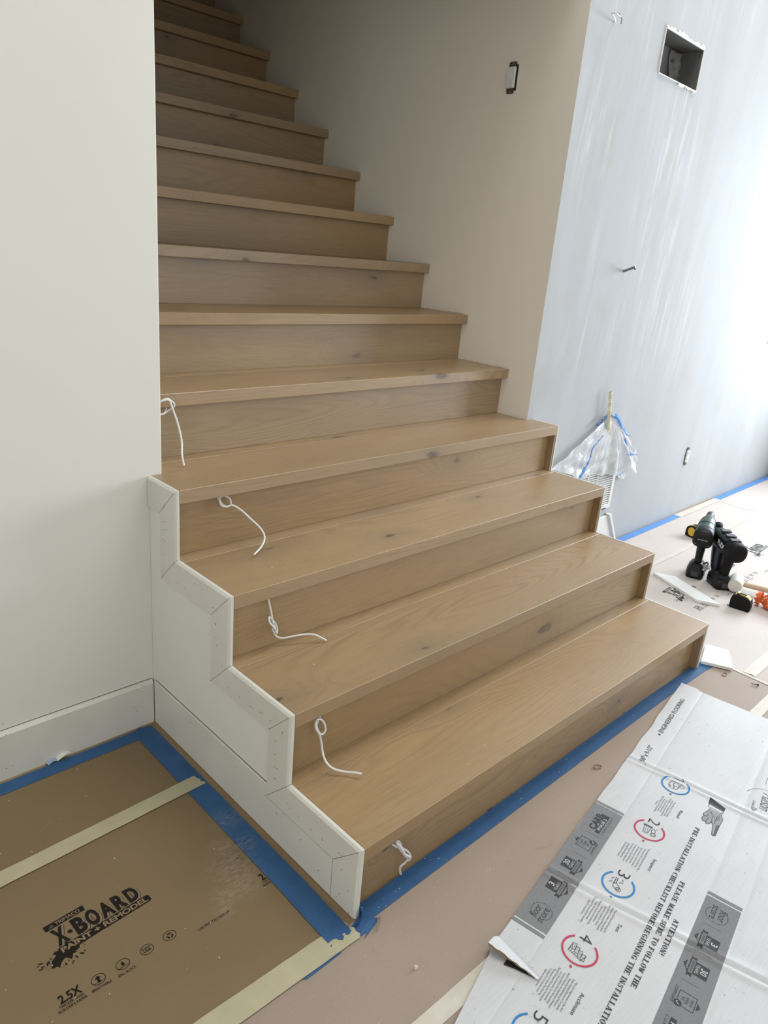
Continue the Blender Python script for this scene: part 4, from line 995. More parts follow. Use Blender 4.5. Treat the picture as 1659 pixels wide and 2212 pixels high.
def ragged(x0, x1, z0, hmin, hmax, n, up):
    rows = [[], [], []]
    for k in range(n + 1):
        x = x0 + (x1 - x0) * k / n; h = rr.uniform(hmin, hmax) * (1 if 0 < k < n else 0.3)
        rows[0].append((x, -0.005 - rr.uniform(0, 0.003), z0)); rows[1].append((x + rr.uniform(-.003, .003), -0.004 - rr.uniform(0, 0.005), z0 + up * h * 0.6)); rows[2].append((x + rr.uniform(-.003, .003), -0.0003, z0 + up * h))
    return MB().grid(rows)
ragged(-hx, hx, hz + 0.002, 0.006, 0.020, 34, 1).build('broken_plaster', M['white_paper'], du, recalc=False)
ragged(hx * 0.0, hx, -hz - 0.003, 0.003, 0.012, 18, -1).build('broken_plaster', M['white_paper'], du, recalc=False)
rows = []
lo, hi = RW(1447, 150, -0.085)[0] - cx, RW(1489, 130, -0.085)[0] - cx
for i in range(15):
    row = []
    f = i / 14
    for j in range(13):
        wv = 0.16 * math.sin(f * 5 + 1.0) * (hi - lo)
        row.append((lo + (hi - lo) * (0.12 * (1 - f) + j / 12 * (0.72 + 0.28 * f)) + wv * 0.5, dp - 0.004 - 0.020 * rr.random() * math.sin(j / 12 * math.pi), -hz + 0.004 + (2 * hz - 0.012) * f + 0.003 * rr.random()))
    rows.append(row)
MB().grid(rows).build('crumpled_film', M['duct_sheet'], du, recalc=False, smooth=30)
MB().lathe([(0.0, 0), (0.007, 0.0), (0.007, 0.012), (0.0, 0.014)], 10, 1).tf(Matrix.Translation((0.10, dp - 0.016, 0.03))).build('screw_head', M['steel'], du)

# --- loose wires
def wires(label, courses, mats, rads, name='loose_wire'):
    root = None
    pts0 = courses[0][0]
    x, z = RW(pts0[0], pts0[1]); root = wall_thing(name, label, 'wire', x, z)
    inv = (Matrix.Translation((-x, -YR, -z)))
    for course, mt, rd in zip(courses, mats, rads):
        P = []
        for u, v, off in course:
            px_, pz_ = RW(u, v, off); P.append((px_ - x, -off, pz_ - z))
        MB().tube(spline(P, 6), rd, 7).build('wire', M[mt], root, smooth=70)
    return root
wires('bent pair of bare wires sticking out high on the plastered wall beside the corner',
      [[(1326, 50, -0.01), (1328, 45, 0.010), (1327.5, 39, 0.030), (1322, 31, 0.035), (1324, 27, 0.04), (1330, 28, 0.05), (1336, 33, 0.05), (1340, 36, 0.05)],
       [(1327, 24, 0.045), (1331, 27, 0.05), (1336, 28, 0.05), (1339.5, 33, 0.05), (1339, 36.5, 0.05), (1342.5, 38.5, 0.05), (1343, 44, 0.05), (1341.5, 52, 0.05)]],
      ['cable', 'grey_wire'], [0.0030, 0.0015])
wires('thick grey cable stub poking straight out of the plastered wall at mid height',
      [[(1347, 586, -0.01), (1350, 585, 0.008), (1358, 582, 0.03), (1366, 579, 0.05), (1372.5, 577, 0.062)], [(1366, 579, 0.05), (1370, 581, 0.058), (1373, 581.5, 0.062)]],
      ['grey_wire', 'steel_dark'], [0.0052, 0.0022])

# --- switch and outlets
def device(root, kind):
    """face towards -Y of the root: metal strap with ears, dark cut-out behind, white rocker or receptacle"""
    MB().box((-0.019, -0.0012, -0.042), (0.0235, 0.004, 0.042)).build('cutout', M['dark'], root)
    mb = MB().box((-0.0125, -0.004, -0.052), (0.0125, -0.0022, 0.052))
    for s in (-1, 1):
        mb.box((-0.017, -0.004, s * 0.046 - 0.004), (-0.009, -0.0020, s * 0.046 + 0.004)).box((0.009, -0.004, s * 0.046 - 0.004), (0.017, -0.0020, s * 0.046 + 0.004))
    mb.build('strap', M['strap'], root, bevel=0.0006, seg=1)
    for s in (-1, 1):
        MB().lathe([(0.0, -0.0075), (0.003, -0.0070), (0.0034, -0.004), (0.0, -0.003)], 10, 1).tf(Matrix.Translation((0, 0, s * 0.0485))).build('screw', M['steel'], root)
    MB().box((-0.0175, -0.010, -0.0345), (0.0175, -0.003, 0.0345)).build('frame', M['white_plastic'], root, bevel=0.0015)
    if kind == 'switch':
        MB().add([(-0.0145, -0.0135, 0.031), (0.0145, -0.0135, 0.031), (0.0145, -0.0105, 0), (-0.0145, -0.0105, 0), (-0.0145, -0.0150, -0.031), (0.0145, -0.0150, -0.031), (-0.0145, -0.0095, 0.031), (0.0145, -0.0095, 0.031), (-0.0145, -0.0095, -0.031), (0.0145, -0.0095, -0.031)],
                 [(0, 1, 2, 3), (3, 2, 5, 4), (6, 7, 1, 0), (4, 5, 9, 8), (7, 9, 5, 2, 1), (8, 6, 0, 3, 4)]).build('rocker', M['white_plastic'], root)
    else:
        for s in (-1, 1):
            MB().box((-0.0135, -0.0115, s * 0.0165 - 0.0125), (0.0135, -0.0095, s * 0.0165 + 0.0125)).build('socket', M['white_plastic'], root, bevel=0.001)
            MB().box((-0.0075, -0.0120, s * 0.0165 - 0.002), (-0.0055, -0.0112, s * 0.0165 + 0.006)).box((0.0055, -0.0120, s * 0.0165 - 0.002), (0.0075, -0.0112, s * 0.0165 + 0.006)).build('slot', M['dark'], root)
p = WX(1106.5, 168.5, XW)
sw = thing('light_switch', 'uncovered white rocker switch on the shaded stairwell wall', 'switch', (XW, p.y, p.z), 0)
sw.rotation_euler = (0, 0, -math.pi / 2)
device(sw, 'switch')
x, z = RW(1482.5, 985)
device(wall_thing('power_outlet', 'uncovered outlet low on the plastered wall, between the plastic film and the frame edge', 'outlet', x, z), 'outlet')
x, z = RW(1656, 744)
device(wall_thing('power_outlet', 'uncovered outlet at waist height on the plastered wall, cut by the frame edge', 'outlet', x + 0.030, z + 0.055), 'outlet')

# --- vent grille
vx0, vx1, vz0, vz1 = 2.02, 2.418, 0.205, 0.46
vt = wall_thing('vent_grille', 'white louvred return air grille half hidden behind the fourth and third stair', 'grille', vx0, vz0)
w, h = vx1 - vx0, vz1 - vz0
MB().box((0.012, -0.002, 0.012), (w - 0.012, 0.0, h - 0.012)).build('backing', M['dark'], vt)
fr = MB()
for a, b, c, d in ((0, 0, w, 0.024), (0, h - 0.02, w, h), (0, 0.024, 0.022, h - 0.02), (w - 0.026, 0.024, w, h - 0.02)):
    fr.box((a, -0.014, b), (c, -0.001, d))
fr.build('frame', M['vent'], vt, bevel=0.003)
for x in (w - 0.175, w - 0.262):
    MB().box((x - 0.003, -0.012, 0.024), (x + 0.003, -0.002, h - 0.02)).build('divider', M['vent'], vt)
slat_me = None
zz = 0.030
while zz < h - 0.022:
    if slat_me is None:
        s0 = MB().add([(0.022, -0.0125, 0), (w - 0.026, -0.0125, 0), (w - 0.026, -0.0035, 0.0040), (0.022, -0.0035, 0.0040), (0.022, -0.0125, -0.0016), (w - 0.026, -0.0125, -0.0016), (w - 0.026, -0.0035, 0.0026), (0.022, -0.0035, 0.0026)],
                      [(0, 1, 2, 3), (7, 6, 5, 4), (4, 5, 1, 0), (2, 6, 7, 3), (0, 3, 7, 4), (5, 6, 2, 1)]).build('slat', M['vent'], vt, loc=(0, 0, zz)); slat_me = s0.data
    else:
        o = bpy.data.objects.new('slat', slat_me); COL.objects.link(o); o.parent = vt; o.location = (0, 0, zz)
    zz += 0.0118
MB().box((w - 0.10, -0.019, 0.003), (w - 0.05, -0.013, 0.007)).build('damper_tab', M['steel_dark'], vt)

# --- piece of white baseboard standing under the grille, its cut end mitred
off = 0.016
q = [RW(u, v, off) for u, v in ((1290, 1121), (1312, 1116), (1327.5, 1152), (1316, 1157.5), (1285, 1145))]
x0 = 1.70
top = max(q[0][1], q[1][1]) - 0.002
bpiece = MB().prism([(x0, 0.003), (x0, top), (q[1][0], top), (q[2][0] - 0.005, 0.012), (q[2][0] - 0.012, 0.003)], 1, YR - off, YR - 0.0012).tf(MWALL).build('baseboard_piece', M['whiteboard'], bevel=0.002)
tag(bpiece, 'white baseboard length with an angled end standing below the louvred grille', 'baseboard')
cap = MB().prism([(q[1][0] - 0.004, top + 0.008), (q[1][0] + 0.014, top + 0.010), (q[2][0] + 0.010, 0.004), (q[2][0] - 0.006, 0.004)], 1, YR - off - 0.012, YR - 0.003).tf(MWALL).build('trim_offcut', M['whiteboard'], bevel=0.0015)
tag(cap, 'narrow white trim strip leaning along the angled end of the baseboard below the grille', 'offcut')

# --- plastic film taped over the grille
def RWs(pts, off=0.012): return [RW(u, v, off) for u, v in pts]
def vz(pts): return [(1180 + a / 6.505, 830 + b / 6.505) for a, b in pts]
bound = RWs(vz([(50, 1190), (250, 1265), (440, 1330), (550, 1290), (745, 1285), (940, 1280), (985, 1285), (1080, 1330), (1200, 1220), (1280, 1100), (1260, 985), (1150, 900), (1090, 720), (1050, 570), (985, 440)]), 0.02)
apex = RWs(vz([(890, 425)]), 0.012)[0]
B = spline([(a, 0, b) for a, b in bound], 9)
rr = random.Random(21)
ph = [rr.uniform(0, 6.28) for _ in range(6)]
rows = []
NR = 26
for k in range(NR + 1):
    f = k / NR; row = []
    for j, b in enumerate(B):
        t = j / (len(B) - 1)
        x = apex[0] + (b.x - apex[0]) * f; z = apex[1] + (b.z - apex[1]) * f
        d = 0.010 + f * (0.012 * math.sin(t * 31 + ph[0] + f * 2) + 0.008 * math.sin(t * 67 + ph[1] - f * 3) + 0.005 * math.sin(t * 120 + ph[2]) + 0.004 * math.sin(f * 26 + t * 12)) + 0.020 * math.sin(min(1, f * 1.15) * math.pi) * math.sin(t * math.pi) + 0.0016 * rr.random()
        bx = 0.006 * math.sin(f * 17 + t * 40) * f
        row.append((x + bx, YR - max(0.004, d + 0.012), z + (0.006 * rr.random() if f > 0.9 else 0)))
    rows.append(row)
film_root = thing('plastic_film', 'crumpled clear plastic film with blue tape scraps draped over the grille', 'film')
MB().grid(rows).tf(MWALL).build('film_sheet', M['film'], film_root, recalc=False, smooth=35)
def ribbon(pts, w, off, mat, name, parent, seed=0, tw=0.0):
    r = random.Random(seed)
    P = spline([(a, YR - off, b) for a, b in RWs(vz(pts), off)], 6); rows = []
    for k, p in enumerate(P):
        d = P[min(k + 1, len(P) - 1)] - P[max(k - 1, 0)]; n = Vector((-d.z, 0, d.x)).normalized()
        ww = w[min(len(w) - 1, int(k / len(P) * len(w)))] if isinstance(w, (list, tuple)) else w
        a, b = p + n * ww / 2, p - n * ww / 2
        j = Vector((r.uniform(-.002, .002), r.uniform(-.003, .001), r.uniform(-.002, .002)))
        rows.append([tuple(a + j + Vector((0, tw, 0))), tuple(p + Vector((0, -0.003, 0))), tuple(b - j)])
    return MB().grid(rows).tf(MWALL).build(name, M[mat], parent, recalc=False)
ribbon([(925, 440), (985, 450), (1030, 520), (1070, 610), (1110, 690), (1185, 725)], [0.016, 0.022, 0.022, 0.02, 0.024, 0.012, 0.004], 0.040, 'blue_light', 'tape_scrap', film_root, 1)
ribbon([(1105, 760), (1120, 830), (1130, 900), (1150, 970), (1200, 985), (1275, 988)], [0.010, 0.024, 0.022, 0.018, 0.012, 0.006], 0.044, 'blue_light', 'tape_scrap', film_root, 2)
ribbon([(860, 440), (800, 500), (740, 555), (672, 595)], [0.020, 0.016, 0.012, 0.003], 0.030, 'blue', 'tape_scrap', film_root, 3)
ribbon([(795, 725), (700, 840), (645, 920), (620, 1020), (575, 1130), (530, 1210), (462, 1325)], [0.003, 0.004, 0.005, 0.006, 0.012, 0.022, 0.016], 0.046, 'blue_light', 'tape_scrap', film_root, 4)
ribbon([(985, 1285), (1040, 1262), (1072, 1235)], [0.004, 0.010, 0.012], 0.046, 'blue_light', 'tape_scrap', film_root, 5)
o = ribbon([(910, 92), (905, 200), (895, 330), (888, 420), (880, 540), (888, 700)], [0.030, 0.032, 0.036, 0.032, 0.031, 0.031], 0.034, 'masking', 'masking_tape', None, 6)
tag(o, 'upright strip of masking tape holding the plastic film to the plastered wall', 'tape')

# ================================================================== TOOLS
def oval(cx, y, z, ry, rz, n=20, e=2.4, cy=0.0):
    """superellipse ring in the plane x = cx around height z"""
    out = []
    for k in range(n):
        a = 2 * math.pi * k / n; c, s = math.cos(a), math.sin(a)
        out.append((cx, cy + ry * math.copysign(abs(c) ** (2 / e), c), z + rz * math.copysign(abs(s) ** (2 / e), s)))
    return out
def ovalz(z, cx, cy, rx, ry, n=20, e=2.6):
    out = []
    for k in range(n):
        a = 2 * math.pi * k / n; c, s = math.cos(a), math.sin(a)
        out.append((cx + rx * math.copysign(abs(c) ** (2 / e), c), cy + ry * math.copysign(abs(s) ** (2 / e), s), z))
    return out
def battery(root, y=0.0):
    b = MB().loft([ovalz(0.0, 0, y, 0.054, 0.036, 24, 5), ovalz(0.006, 0, y, 0.058, 0.039, 24, 5), ovalz(0.030, 0, y, 0.058, 0.039, 24, 5), ovalz(0.046, 0.002, y, 0.055, 0.037, 24, 5), ovalz(0.050, 0.003, y, 0.050, 0.033, 24, 5)]).build('battery', M['black'], root, smooth=40)
    MB().box((-0.061, y - 0.016, 0.012), (-0.055, y + 0.016, 0.034)).build('battery_latch', M['grey_plastic'], b, bevel=0.002)
    for s in (-1, 1):
        MB().box((-0.02, y + s * 0.0385 - 0.002, 0.012), (0.03, y + s * 0.0385 + 0.002, 0.018)).box((-0.02, y + s * 0.0385 - 0.002, 0.024), (0.03, y + s * 0.0385 + 0.002, 0.030)).build('battery_rib', M['grey_plastic'], b)
    MB().loft([ovalz(0.050, 0.002, y, 0.050, 0.032, 24, 4), ovalz(0.062, 0.002, y, 0.046, 0.029, 24, 4), ovalz(0.070, 0.0, y, 0.034, 0.024, 24, 3)]).build('foot', M['black'], root, smooth=40)
def flat_text(root, body, origin, ex, ey, L, h, mat, name='lettering', bold=0.02):
    cu = bpy.data.curves.new('lettering', 'FONT'); cu.body = body; cu.offset = bold; cu.resolution_u = 3
    ob = bpy.data.objects.new('lettering_src', cu); COL.objects.link(ob); bpy.context.view_layer.update()
    me = ob.evaluated_get(bpy.context.evaluated_depsgraph_get()).to_mesh()
    vs = [(v.co.x, v.co.y) for v in me.vertices]; fs = [tuple(p.vertices) for p in me.polygons]
    x0, x1 = min(v[0] for v in vs), max(v[0] for v in vs); y1 = max(v[1] for v in vs)
    bpy.data.objects.remove(ob)
    o, ex, ey = Vector(origin), Vector(ex).normalized(), Vector(ey).normalized()
    return MB().add([o + ex * ((x - x0) / (x1 - x0) * L) + ey * (y / y1 * h) for x, y in vs], fs).build(name, mat, root, recalc=False)

# --- green cordless drill driver standing on its battery
dr = thing('cordless_drill', 'green and black cordless drill driver standing on its battery on the printed board', 'drill', (2.475, 0.388, 0.0021), math.radians(18))
battery(dr)
MB().loft([ovalz(0.066, -0.004, 0, 0.024, 0.018), ovalz(0.085, -0.006, 0, 0.021, 0.017), ovalz(0.11, -0.010, 0, 0.023, 0.0175), ovalz(0.14, -0.016, 0, 0.026, 0.019), ovalz(0.165, -0.020, 0, 0.030, 0.022)]).build('handle', M['black'], dr, smooth=50)
MB().loft([ovalz(0.066, 0.016, 0, 0.008, 0.012), ovalz(0.11, 0.014, 0, 0.008, 0.012), ovalz(0.15, 0.012, 0, 0.010, 0.014)]).build('grip_front', M['green'], dr, smooth=50)
tilt = Matrix.Translation((-0.085, 0, 0.200)) @ Matrix.Rotation(math.radians(-11), 4, 'Y')
body = thing.__globals__['MB']
MB().loft([oval(0.000, 0, 0, 0.020, 0.020), oval(0.002, 0, 0, 0.037, 0.037, e=3.2), oval(0.008, 0, 0, 0.043, 0.043, e=3.2), oval(0.045, 0, 0, 0.044, 0.044, e=3.0), oval(0.055, 0, 0, 0.042, 0.042)]).tf(tilt).build('motor_cap', M['black'], dr, smooth=50)
gb = MB().loft([oval(0.055, 0, 0, 0.041, 0.041), oval(0.10, 0, 0, 0.040, 0.040), oval(0.135, 0, 0.001, 0.039, 0.040), oval(0.16, 0, 0.001, 0.036, 0.037)]).tf(tilt).build('body', M['green'], dr, smooth=50)
MB().loft([oval(0.058, 0, 0, 0.0425, 0.0425), oval(0.068, 0, 0, 0.0425, 0.0425)]).tf(tilt).build('band', M['grey_plastic'], gb, smooth=40)
MB().loft([oval(0.108, 0, 0, 0.0412, 0.0412), oval(0.113, 0, 0, 0.0412, 0.0412)]).tf(tilt).build('band', M['black'], gb, smooth=40)
MB().loft([oval(0.16, 0, 0.001, 0.0365, 0.0375), oval(0.185, 0, 0.001, 0.032, 0.032, e=2), oval(0.21, 0, 0.001, 0.025, 0.025, e=2), oval(0.222, 0, 0.001, 0.021, 0.021, e=2)]).tf(tilt).build('gear_nose', M['grey_plastic'], dr, smooth=45)
MB().loft([oval(0.222, 0, 0.001, 0.016, 0.016, e=2), oval(0.245, 0, 0.001, 0.0185, 0.0185, e=2), oval(0.262, 0, 0.001, 0.017, 0.017, e=2), oval(0.27, 0, 0.001, 0.008, 0.008, e=2)]).tf(tilt).build('chuck', M['steel_dark'], dr, smooth=45)
MB().loft([oval(0.27, 0, 0.001, 0.0035, 0.0035, 6, 2), oval(0.292, 0, 0.001, 0.0035, 0.0035, 6, 2)]).tf(tilt).build('bit', M['steel'], dr)
for k in range(3):
    a = 2.1 * k + 0.5
    MB().box((0.256, -0.003, 0.010), (0.276, 0.003, 0.016)).tf(tilt @ Matrix.Rotation(a, 4, 'X')).build('chuck_jaw', M['black'], dr, bevel=0.001, seg=1)
MB().loft([oval(0.135, 0, 0.004, 0.014, 0.016, cy=-0.046), oval(0.142, 0, 0.004, 0.018, 0.020, cy=-0.047), oval(0.165, 0, 0.004, 0.018, 0.020, cy=-0.047), oval(0.176, 0, 0.004, 0.012, 0.013, cy=-0.045)]).tf(tilt).build('mode_knob', M['rubber'], dr, smooth=50)
MB().loft([ovalz(0.150, 0.022, 0, 0.010, 0.010), ovalz(0.165, 0.024, 0, 0.012, 0.010), ovalz(0.182, 0.022, 0, 0.010, 0.010)]).build('trigger', M['black'], dr, smooth=50)
MB().tube(spline([(0.010, -0.030, 0.062), (-0.012, -0.041, 0.078), (-0.030, -0.044, 0.075), (-0.046, -0.041, 0.058), (-0.050, -0.040, 0.045)], 6), 0.0042, 8).build('belt_hook', M['steel'], dr, smooth=60)
for y in (-0.026, 0.026):
    MB().lathe([(0, -0.0005), (0.0032, -0.001), (0.0032, 0.002), (0, 0.002)], 8, 0).tf(tilt @ Matrix.Translation((0.0022, y, -0.024))).build('screw', M['steel'], dr)
flat_text(dr, 'BRUSHLESS', tilt @ Vector((-0.0006, 0.021, -0.002)), (0, -1, 0), tilt.to_3x3() @ Vector((0, 0, 1)), 0.042, 0.0045, M['knock'])
# --- black nailer
nl = thing('cordless_nailer', 'black cordless nailer with white FLEX lettering standing beside the green drill'.replace(' FLEX', ''), 'nailer', (2.452, 0.268, 0.0021), math.radians(47))
battery(nl)
tn = Matrix.Translation((-0.100, 0, 0.190)) @ Matrix.Rotation(math.radians(-5), 4, 'Y')
MB().loft([oval(0.0, 0, 0, 0.030, 0.030), oval(0.004, 0, 0, 0.040, 0.040), oval(0.012, 0, 0, 0.043, 0.043), oval(0.060, 0, 0, 0.044, 0.044), oval(0.066, 0, 0, 0.041, 0.041)]).tf(tn).build('motor_cap', M['rubber'], nl, smooth=50)
nb = MB().loft([oval(0.066, 0, 0, 0.041, 0.041, e=3.4), oval(0.10, 0, -0.002, 0.041, 0.042, e=3.4), oval(0.17, 0, -0.004, 0.038, 0.040, e=3.4), oval(0.215, 0, -0.002, 0.031, 0.034, e=3.0), oval(0.235, 0, 0, 0.024, 0.026)]).tf(tn).build('body', M['black'], nl, smooth=50)
for x in (0.045, 0.09, 0.14):
    MB().box((x, -0.022, 0.040), (x + 0.026, 0.022, 0.0465)).tf(tn).build('top_rib', M['grey_plastic'], nb, bevel=0.002)
MB().loft([ovalz(0.066, -0.022, 0, 0.021, 0.018), ovalz(0.09, -0.028, 0, 0.020, 0.017), ovalz(0.13, -0.036, 0, 0.022, 0.018), ovalz(0.165, -0.042, 0, 0.027, 0.022)]).build('handle', M['rubber'], nl, smooth=50)
MB().loft([ovalz(0.056, 0.038, 0.002, 0.020, 0.022, e=4), ovalz(0.075, 0.044, 0.002, 0.026, 0.026, e=4), ovalz(0.12, 0.050, 0.002, 0.032, 0.030, e=4), ovalz(0.175, 0.056, 0.002, 0.036, 0.033, e=4)]).build('magazine', M['navy'], nl, smooth=50)
MB().loft([oval(0.235, 0, 0, 0.013, 0.013, e=2), oval(0.262, 0, 0, 0.010, 0.010, e=2)]).tf(tn).build('nose', M['steel_dark'], nl, smooth=40)
for k in range(5):
    MB().box((0.222 + 0.008 * k, -0.016, 0.010), (0.226 + 0.008 * k, 0.016, 0.020 - 0.001 * k)).tf(tn).build('nose_tooth', M['steel_dark'], nl)
MB().loft([ovalz(0.140, -0.004, 0, 0.008, 0.008), ovalz(0.16, -0.004, 0, 0.010, 0.009)]).build('trigger', M['grey_plastic'], nl, smooth=50)
flat_text(nl, 'FLEX', tn @ Vector((0.118, 0.0420, -0.004)), tn.to_3x3() @ Vector((-1, 0.02, -0.05)), (0, 0, 1), 0.066, 0.022, M['white_plastic'], bold=0.03)

# --- white rubber mallet
axd = Vector((0.96, 0.28, 0)).normalized(); hd = Vector((0.42, -0.905, 0)).normalized()
mt = thing('rubber_mallet', 'white rubber mallet with wooden handle lying right of the black nailer', 'mallet', (2.476, 0.205, 0.0021))
Mm = Matrix((( axd.x, -axd.y, 0, 0), (axd.y, axd.x, 0, 0), (0, 0, 1, 0.033), (0, 0, 0, 1)))
MB().lathe([(0.0, -0.054), (0.025, -0.054), (0.0285, -0.051), (0.0315, -0.030), (0.0328, 0.0), (0.0315, 0.030), (0.0285, 0.051), (0.025, 0.054), (0.0, 0.054)], 32, 0).tf(Mm).build('head', M['white_rubber'], mt, smooth=40)
p0 = Vector((0, 0, 0.032)) + hd * 0.020; p1 = Vector((0, 0, 0.0165)) + hd * 0.33
MB().tube([p0, p0.lerp(p1, 0.15), p0.lerp(p1, 0.5), p0.lerp(p1, 0.85), p1], [0.0115, 0.0120, 0.0125, 0.0150, 0.0140], 14).build('handle', M['wood_pale'], mt, smooth=60)

# --- tape measures
def tape_measure(label, loc, rz, group, sides=True):
    t = thing('tape_measure', label, 'tape measure', loc, rz, group)
    prof = [(-0.036, 0.0), (0.036, 0.0), (0.041, 0.006), (0.041, 0.030), (0.036, 0.048), (0.022, 0.060), (0.0, 0.064), (-0.022, 0.063), (-0.037, 0.054), (-0.041, 0.040), (-0.041, 0.006)]
    MB().prism(prof, 1, -0.026, 0.026).build('case', M['rubber'], t, bevel=0.005, seg=3, smooth=50)
    MB().prism([(-0.030, 0.0605), (0.0, 0.0652), (0.022, 0.0612), (0.035, 0.0500), (0.0335, 0.0485), (0.0, 0.060), (-0.028, 0.056)], 1, -0.0155, 0.0155).build('top_label', M['yellow'], t, bevel=0.001, seg=1)
    for s in (-1, 1) if sides else ():
        MB().lathe([(0.0, 0.0), (0.024, 0.0), (0.024, 0.002), (0.0, 0.002)], 28, 1).tf(Matrix.Translation((0, s * 0.0255 - 0.001, 0.032))).build('side_label', M['yellow'], t, smooth=40)
    MB().add([(-0.012, -0.008, 0.0665), (0.016, -0.008, 0.0655), (0.016, 0.008, 0.0655), (-0.012, 0.008, 0.0665), (-0.012, -0.008, 0.0700), (0.016, -0.008, 0.0680), (0.016, 0.008, 0.0680), (-0.012, 0.008, 0.0700)], [(0,1,2,3), (4,5,6,7), (0,1,5,4), (1,2,6,5), (2,3,7,6), (3,0,4,7)]).build('belt_clip', M['steel_dark'], t, bevel=0.0008, seg=1)
    MB().box((-0.022, -0.010, 0.0650), (-0.012, 0.010, 0.0695)).build('lock_button', M['white_plastic'], t, bevel=0.001)
    MB().box((-0.047, -0.0125, 0.0030), (-0.038, 0.0125, 0.0045)).box((-0.0485, -0.0125, -0.0005), (-0.047, 0.0125, 0.0045)).build('end_hook', M['steel'], t)
    return t
tape_measure('black and yellow tape measure standing in front of the mallet head', (2.292, 0.108, 0.0021), math.radians(-80), 'tape measures on the floor board', False)
tape_measure('tape measure showing its yellow side, partly hidden behind the green drill', (2.985, 0.622, 0.0024), math.radians(70), 'tape measures on the floor board')

# --- adhesive tube in a crumpled orange wrapper
tb = thing('adhesive_tube', 'crumpled orange adhesive pack with white nozzle at the right frame edge', 'tube', (2.397, 0.060, 0.0021))
ad = Vector((0.10, -0.995, 0)).normalized(); sd = Vector((ad.y * -1, ad.x, 0))
Ma = Matrix(((ad.x, sd.x, 0, 0), (ad.y, sd.y, 0, 0), (0, 0, 1, 0), (0, 0, 0, 1)))
rr = random.Random(8); rings = []
for k in range(22):
    f = k / 21; x = -0.008 + 0.24 * f
    base = 0.010 + 0.026 * min(1, f * 7) * (1 if f < 0.85 else 1 - (f - 0.85) * 5)
    ring = []
    for j in range(26):
        a = 2 * math.pi * j / 26
        r = base * (1 + rr.uniform(-0.13, 0.13) + 0.07 * math.sin(a * 5 + f * 9))
        ring.append((x + rr.uniform(-0.003, 0.003), r * math.cos(a), max(0.0006, 0.030 + r * math.sin(a) * 0.95)))
    rings.append(ring)
MB().loft(rings).tf(Ma).build('wrapper', M['orange'], tb, smooth=25)
MB().tube([(-0.072, 0.004, 0.026), (-0.06, 0.003, 0.026), (-0.02, 0.001, 0.028), (0.0, 0, 0.029), (0.006, 0, 0.029)], [0.0025, 0.0032, 0.0075, 0.0095, 0.0095], 14).tf(Ma).build('nozzle', M['white_plastic'], tb, smooth=50)
mb = MB()
for k in range(26):
    f = rr.uniform(0.0, 0.35); a = rr.uniform(0.4, 3.3); x = 0.24 * f; r = 0.0385
    c = Vector((x, r * math.cos(a), max(0.006, 0.030 + r * math.sin(a) * 0.95)))
    u_ = Vector((rr.uniform(-1, 1), -math.sin(a), math.cos(a))).normalized() * rr.uniform(0.002, 0.006); v_ = Vector((1, 0, 0)) * rr.uniform(0.001, 0.003)
    mb.add([c - u_, c + v_, c + u_, c - v_], [(0, 1, 2, 3)])
mb.tf(Ma).build('wrapper_print', M['white_paper'], tb, recalc=False, kind='stuff')
fr_ = []
for k in range(12):
    a = 2 * math.pi * k / 12
    fr_.append(k)
MB().grid([[(-0.006 + 0.003 * (k % 2), 0.034 * math.cos(2*math.pi*k/14), max(0.001, 0.030 + 0.033 * math.sin(2*math.pi*k/14))) for k in range(15)], [(-0.020 - 0.008 * (k % 2), 0.026 * math.cos(2*math.pi*k/14), max(0.001, 0.032 + 0.026 * math.sin(2*math.pi*k/14))) for k in range(15)]]).tf(Ma).build('torn_collar', M['orange'], tb, recalc=False)

# --- white offcuts
def plank(name, pts, z, th, label, parent=None):
    o = MB().prism(pts, 2, z, z + th).build(name, M['whiteboard'], bevel=0.0018)
    return tag(o, label, 'offcut')
oc = plank('trim_offcut', [(2.296, 0.508), (2.342, 0.423), (2.222, 0.164), (2.178, 0.249)], 0.0026, 0.0125, 'long white trim offcut with angled ends lying left of the power tools')
plank('trim_offcut', [(1.815, 0.052), (1.843, -0.024), (1.719, -0.088), (1.672, 0.006)], 0.0036, 0.0120, 'square white trim offcut lying beside the lowest tread')

# ================================================================== LITTER
def bit(name, label, cat, build, mat):
    return tag(build.build(name, M[mat], smooth=50), label, cat)
# torn ball of paper and tape by the left baseboard
p = FL(122, 1640, 0.004)
rr = random.Random(2)
ct = thing('torn_paper_scrap', 'torn white paper scrap with blue tape tail by the left baseboard', 'paper scrap', (p.x, p.y, 0.0042))
rows = [[(-0.002 + 0.012 * i, 0.020 * (j / 4 - 0.5) * (1.0 + 0.5 * math.sin(i)), 0.0005 + 0.012 * math.sin(i / 3 * math.pi * 0.8) + 0.002 * (j % 2)) for j in range(5)] for i in range(4)]
MB().grid(rows).build('paper', M['white_paper'], ct, recalc=False, smooth=40)
rows = [[(-0.026 + 0.0075 * i, 0.013 * (j / 3 - 0.5) - 0.003, 0.001 + 0.005 * math.sin(i * 0.9) ** 2 + 0.0015 * (j % 2)) for j in range(4)] for i in range(5)]
MB().grid(rows).build('tape_tail', M['pale_blue'], ct, recalc=False, smooth=40)
ct.rotation_euler = (0, 0, math.radians(8))
def curl(pts, w, label, mat='crumb', name='wood_shaving', cat='shaving'):
    rows = []
    for p in spline(pts, 6):
        rows.append([tuple(p + Vector((0, 0, w))), tuple(p + Vector((0.0006, -0.0006, w / 2))), tuple(p)])
    o = MB().grid(rows).build(name, M[mat], recalc=False, smooth=60)
    return tag(o, label, cat)
M['splinter'] = plain('brown_splinter', (0.33, 0.22, 0.12), 0.7, 0.3)
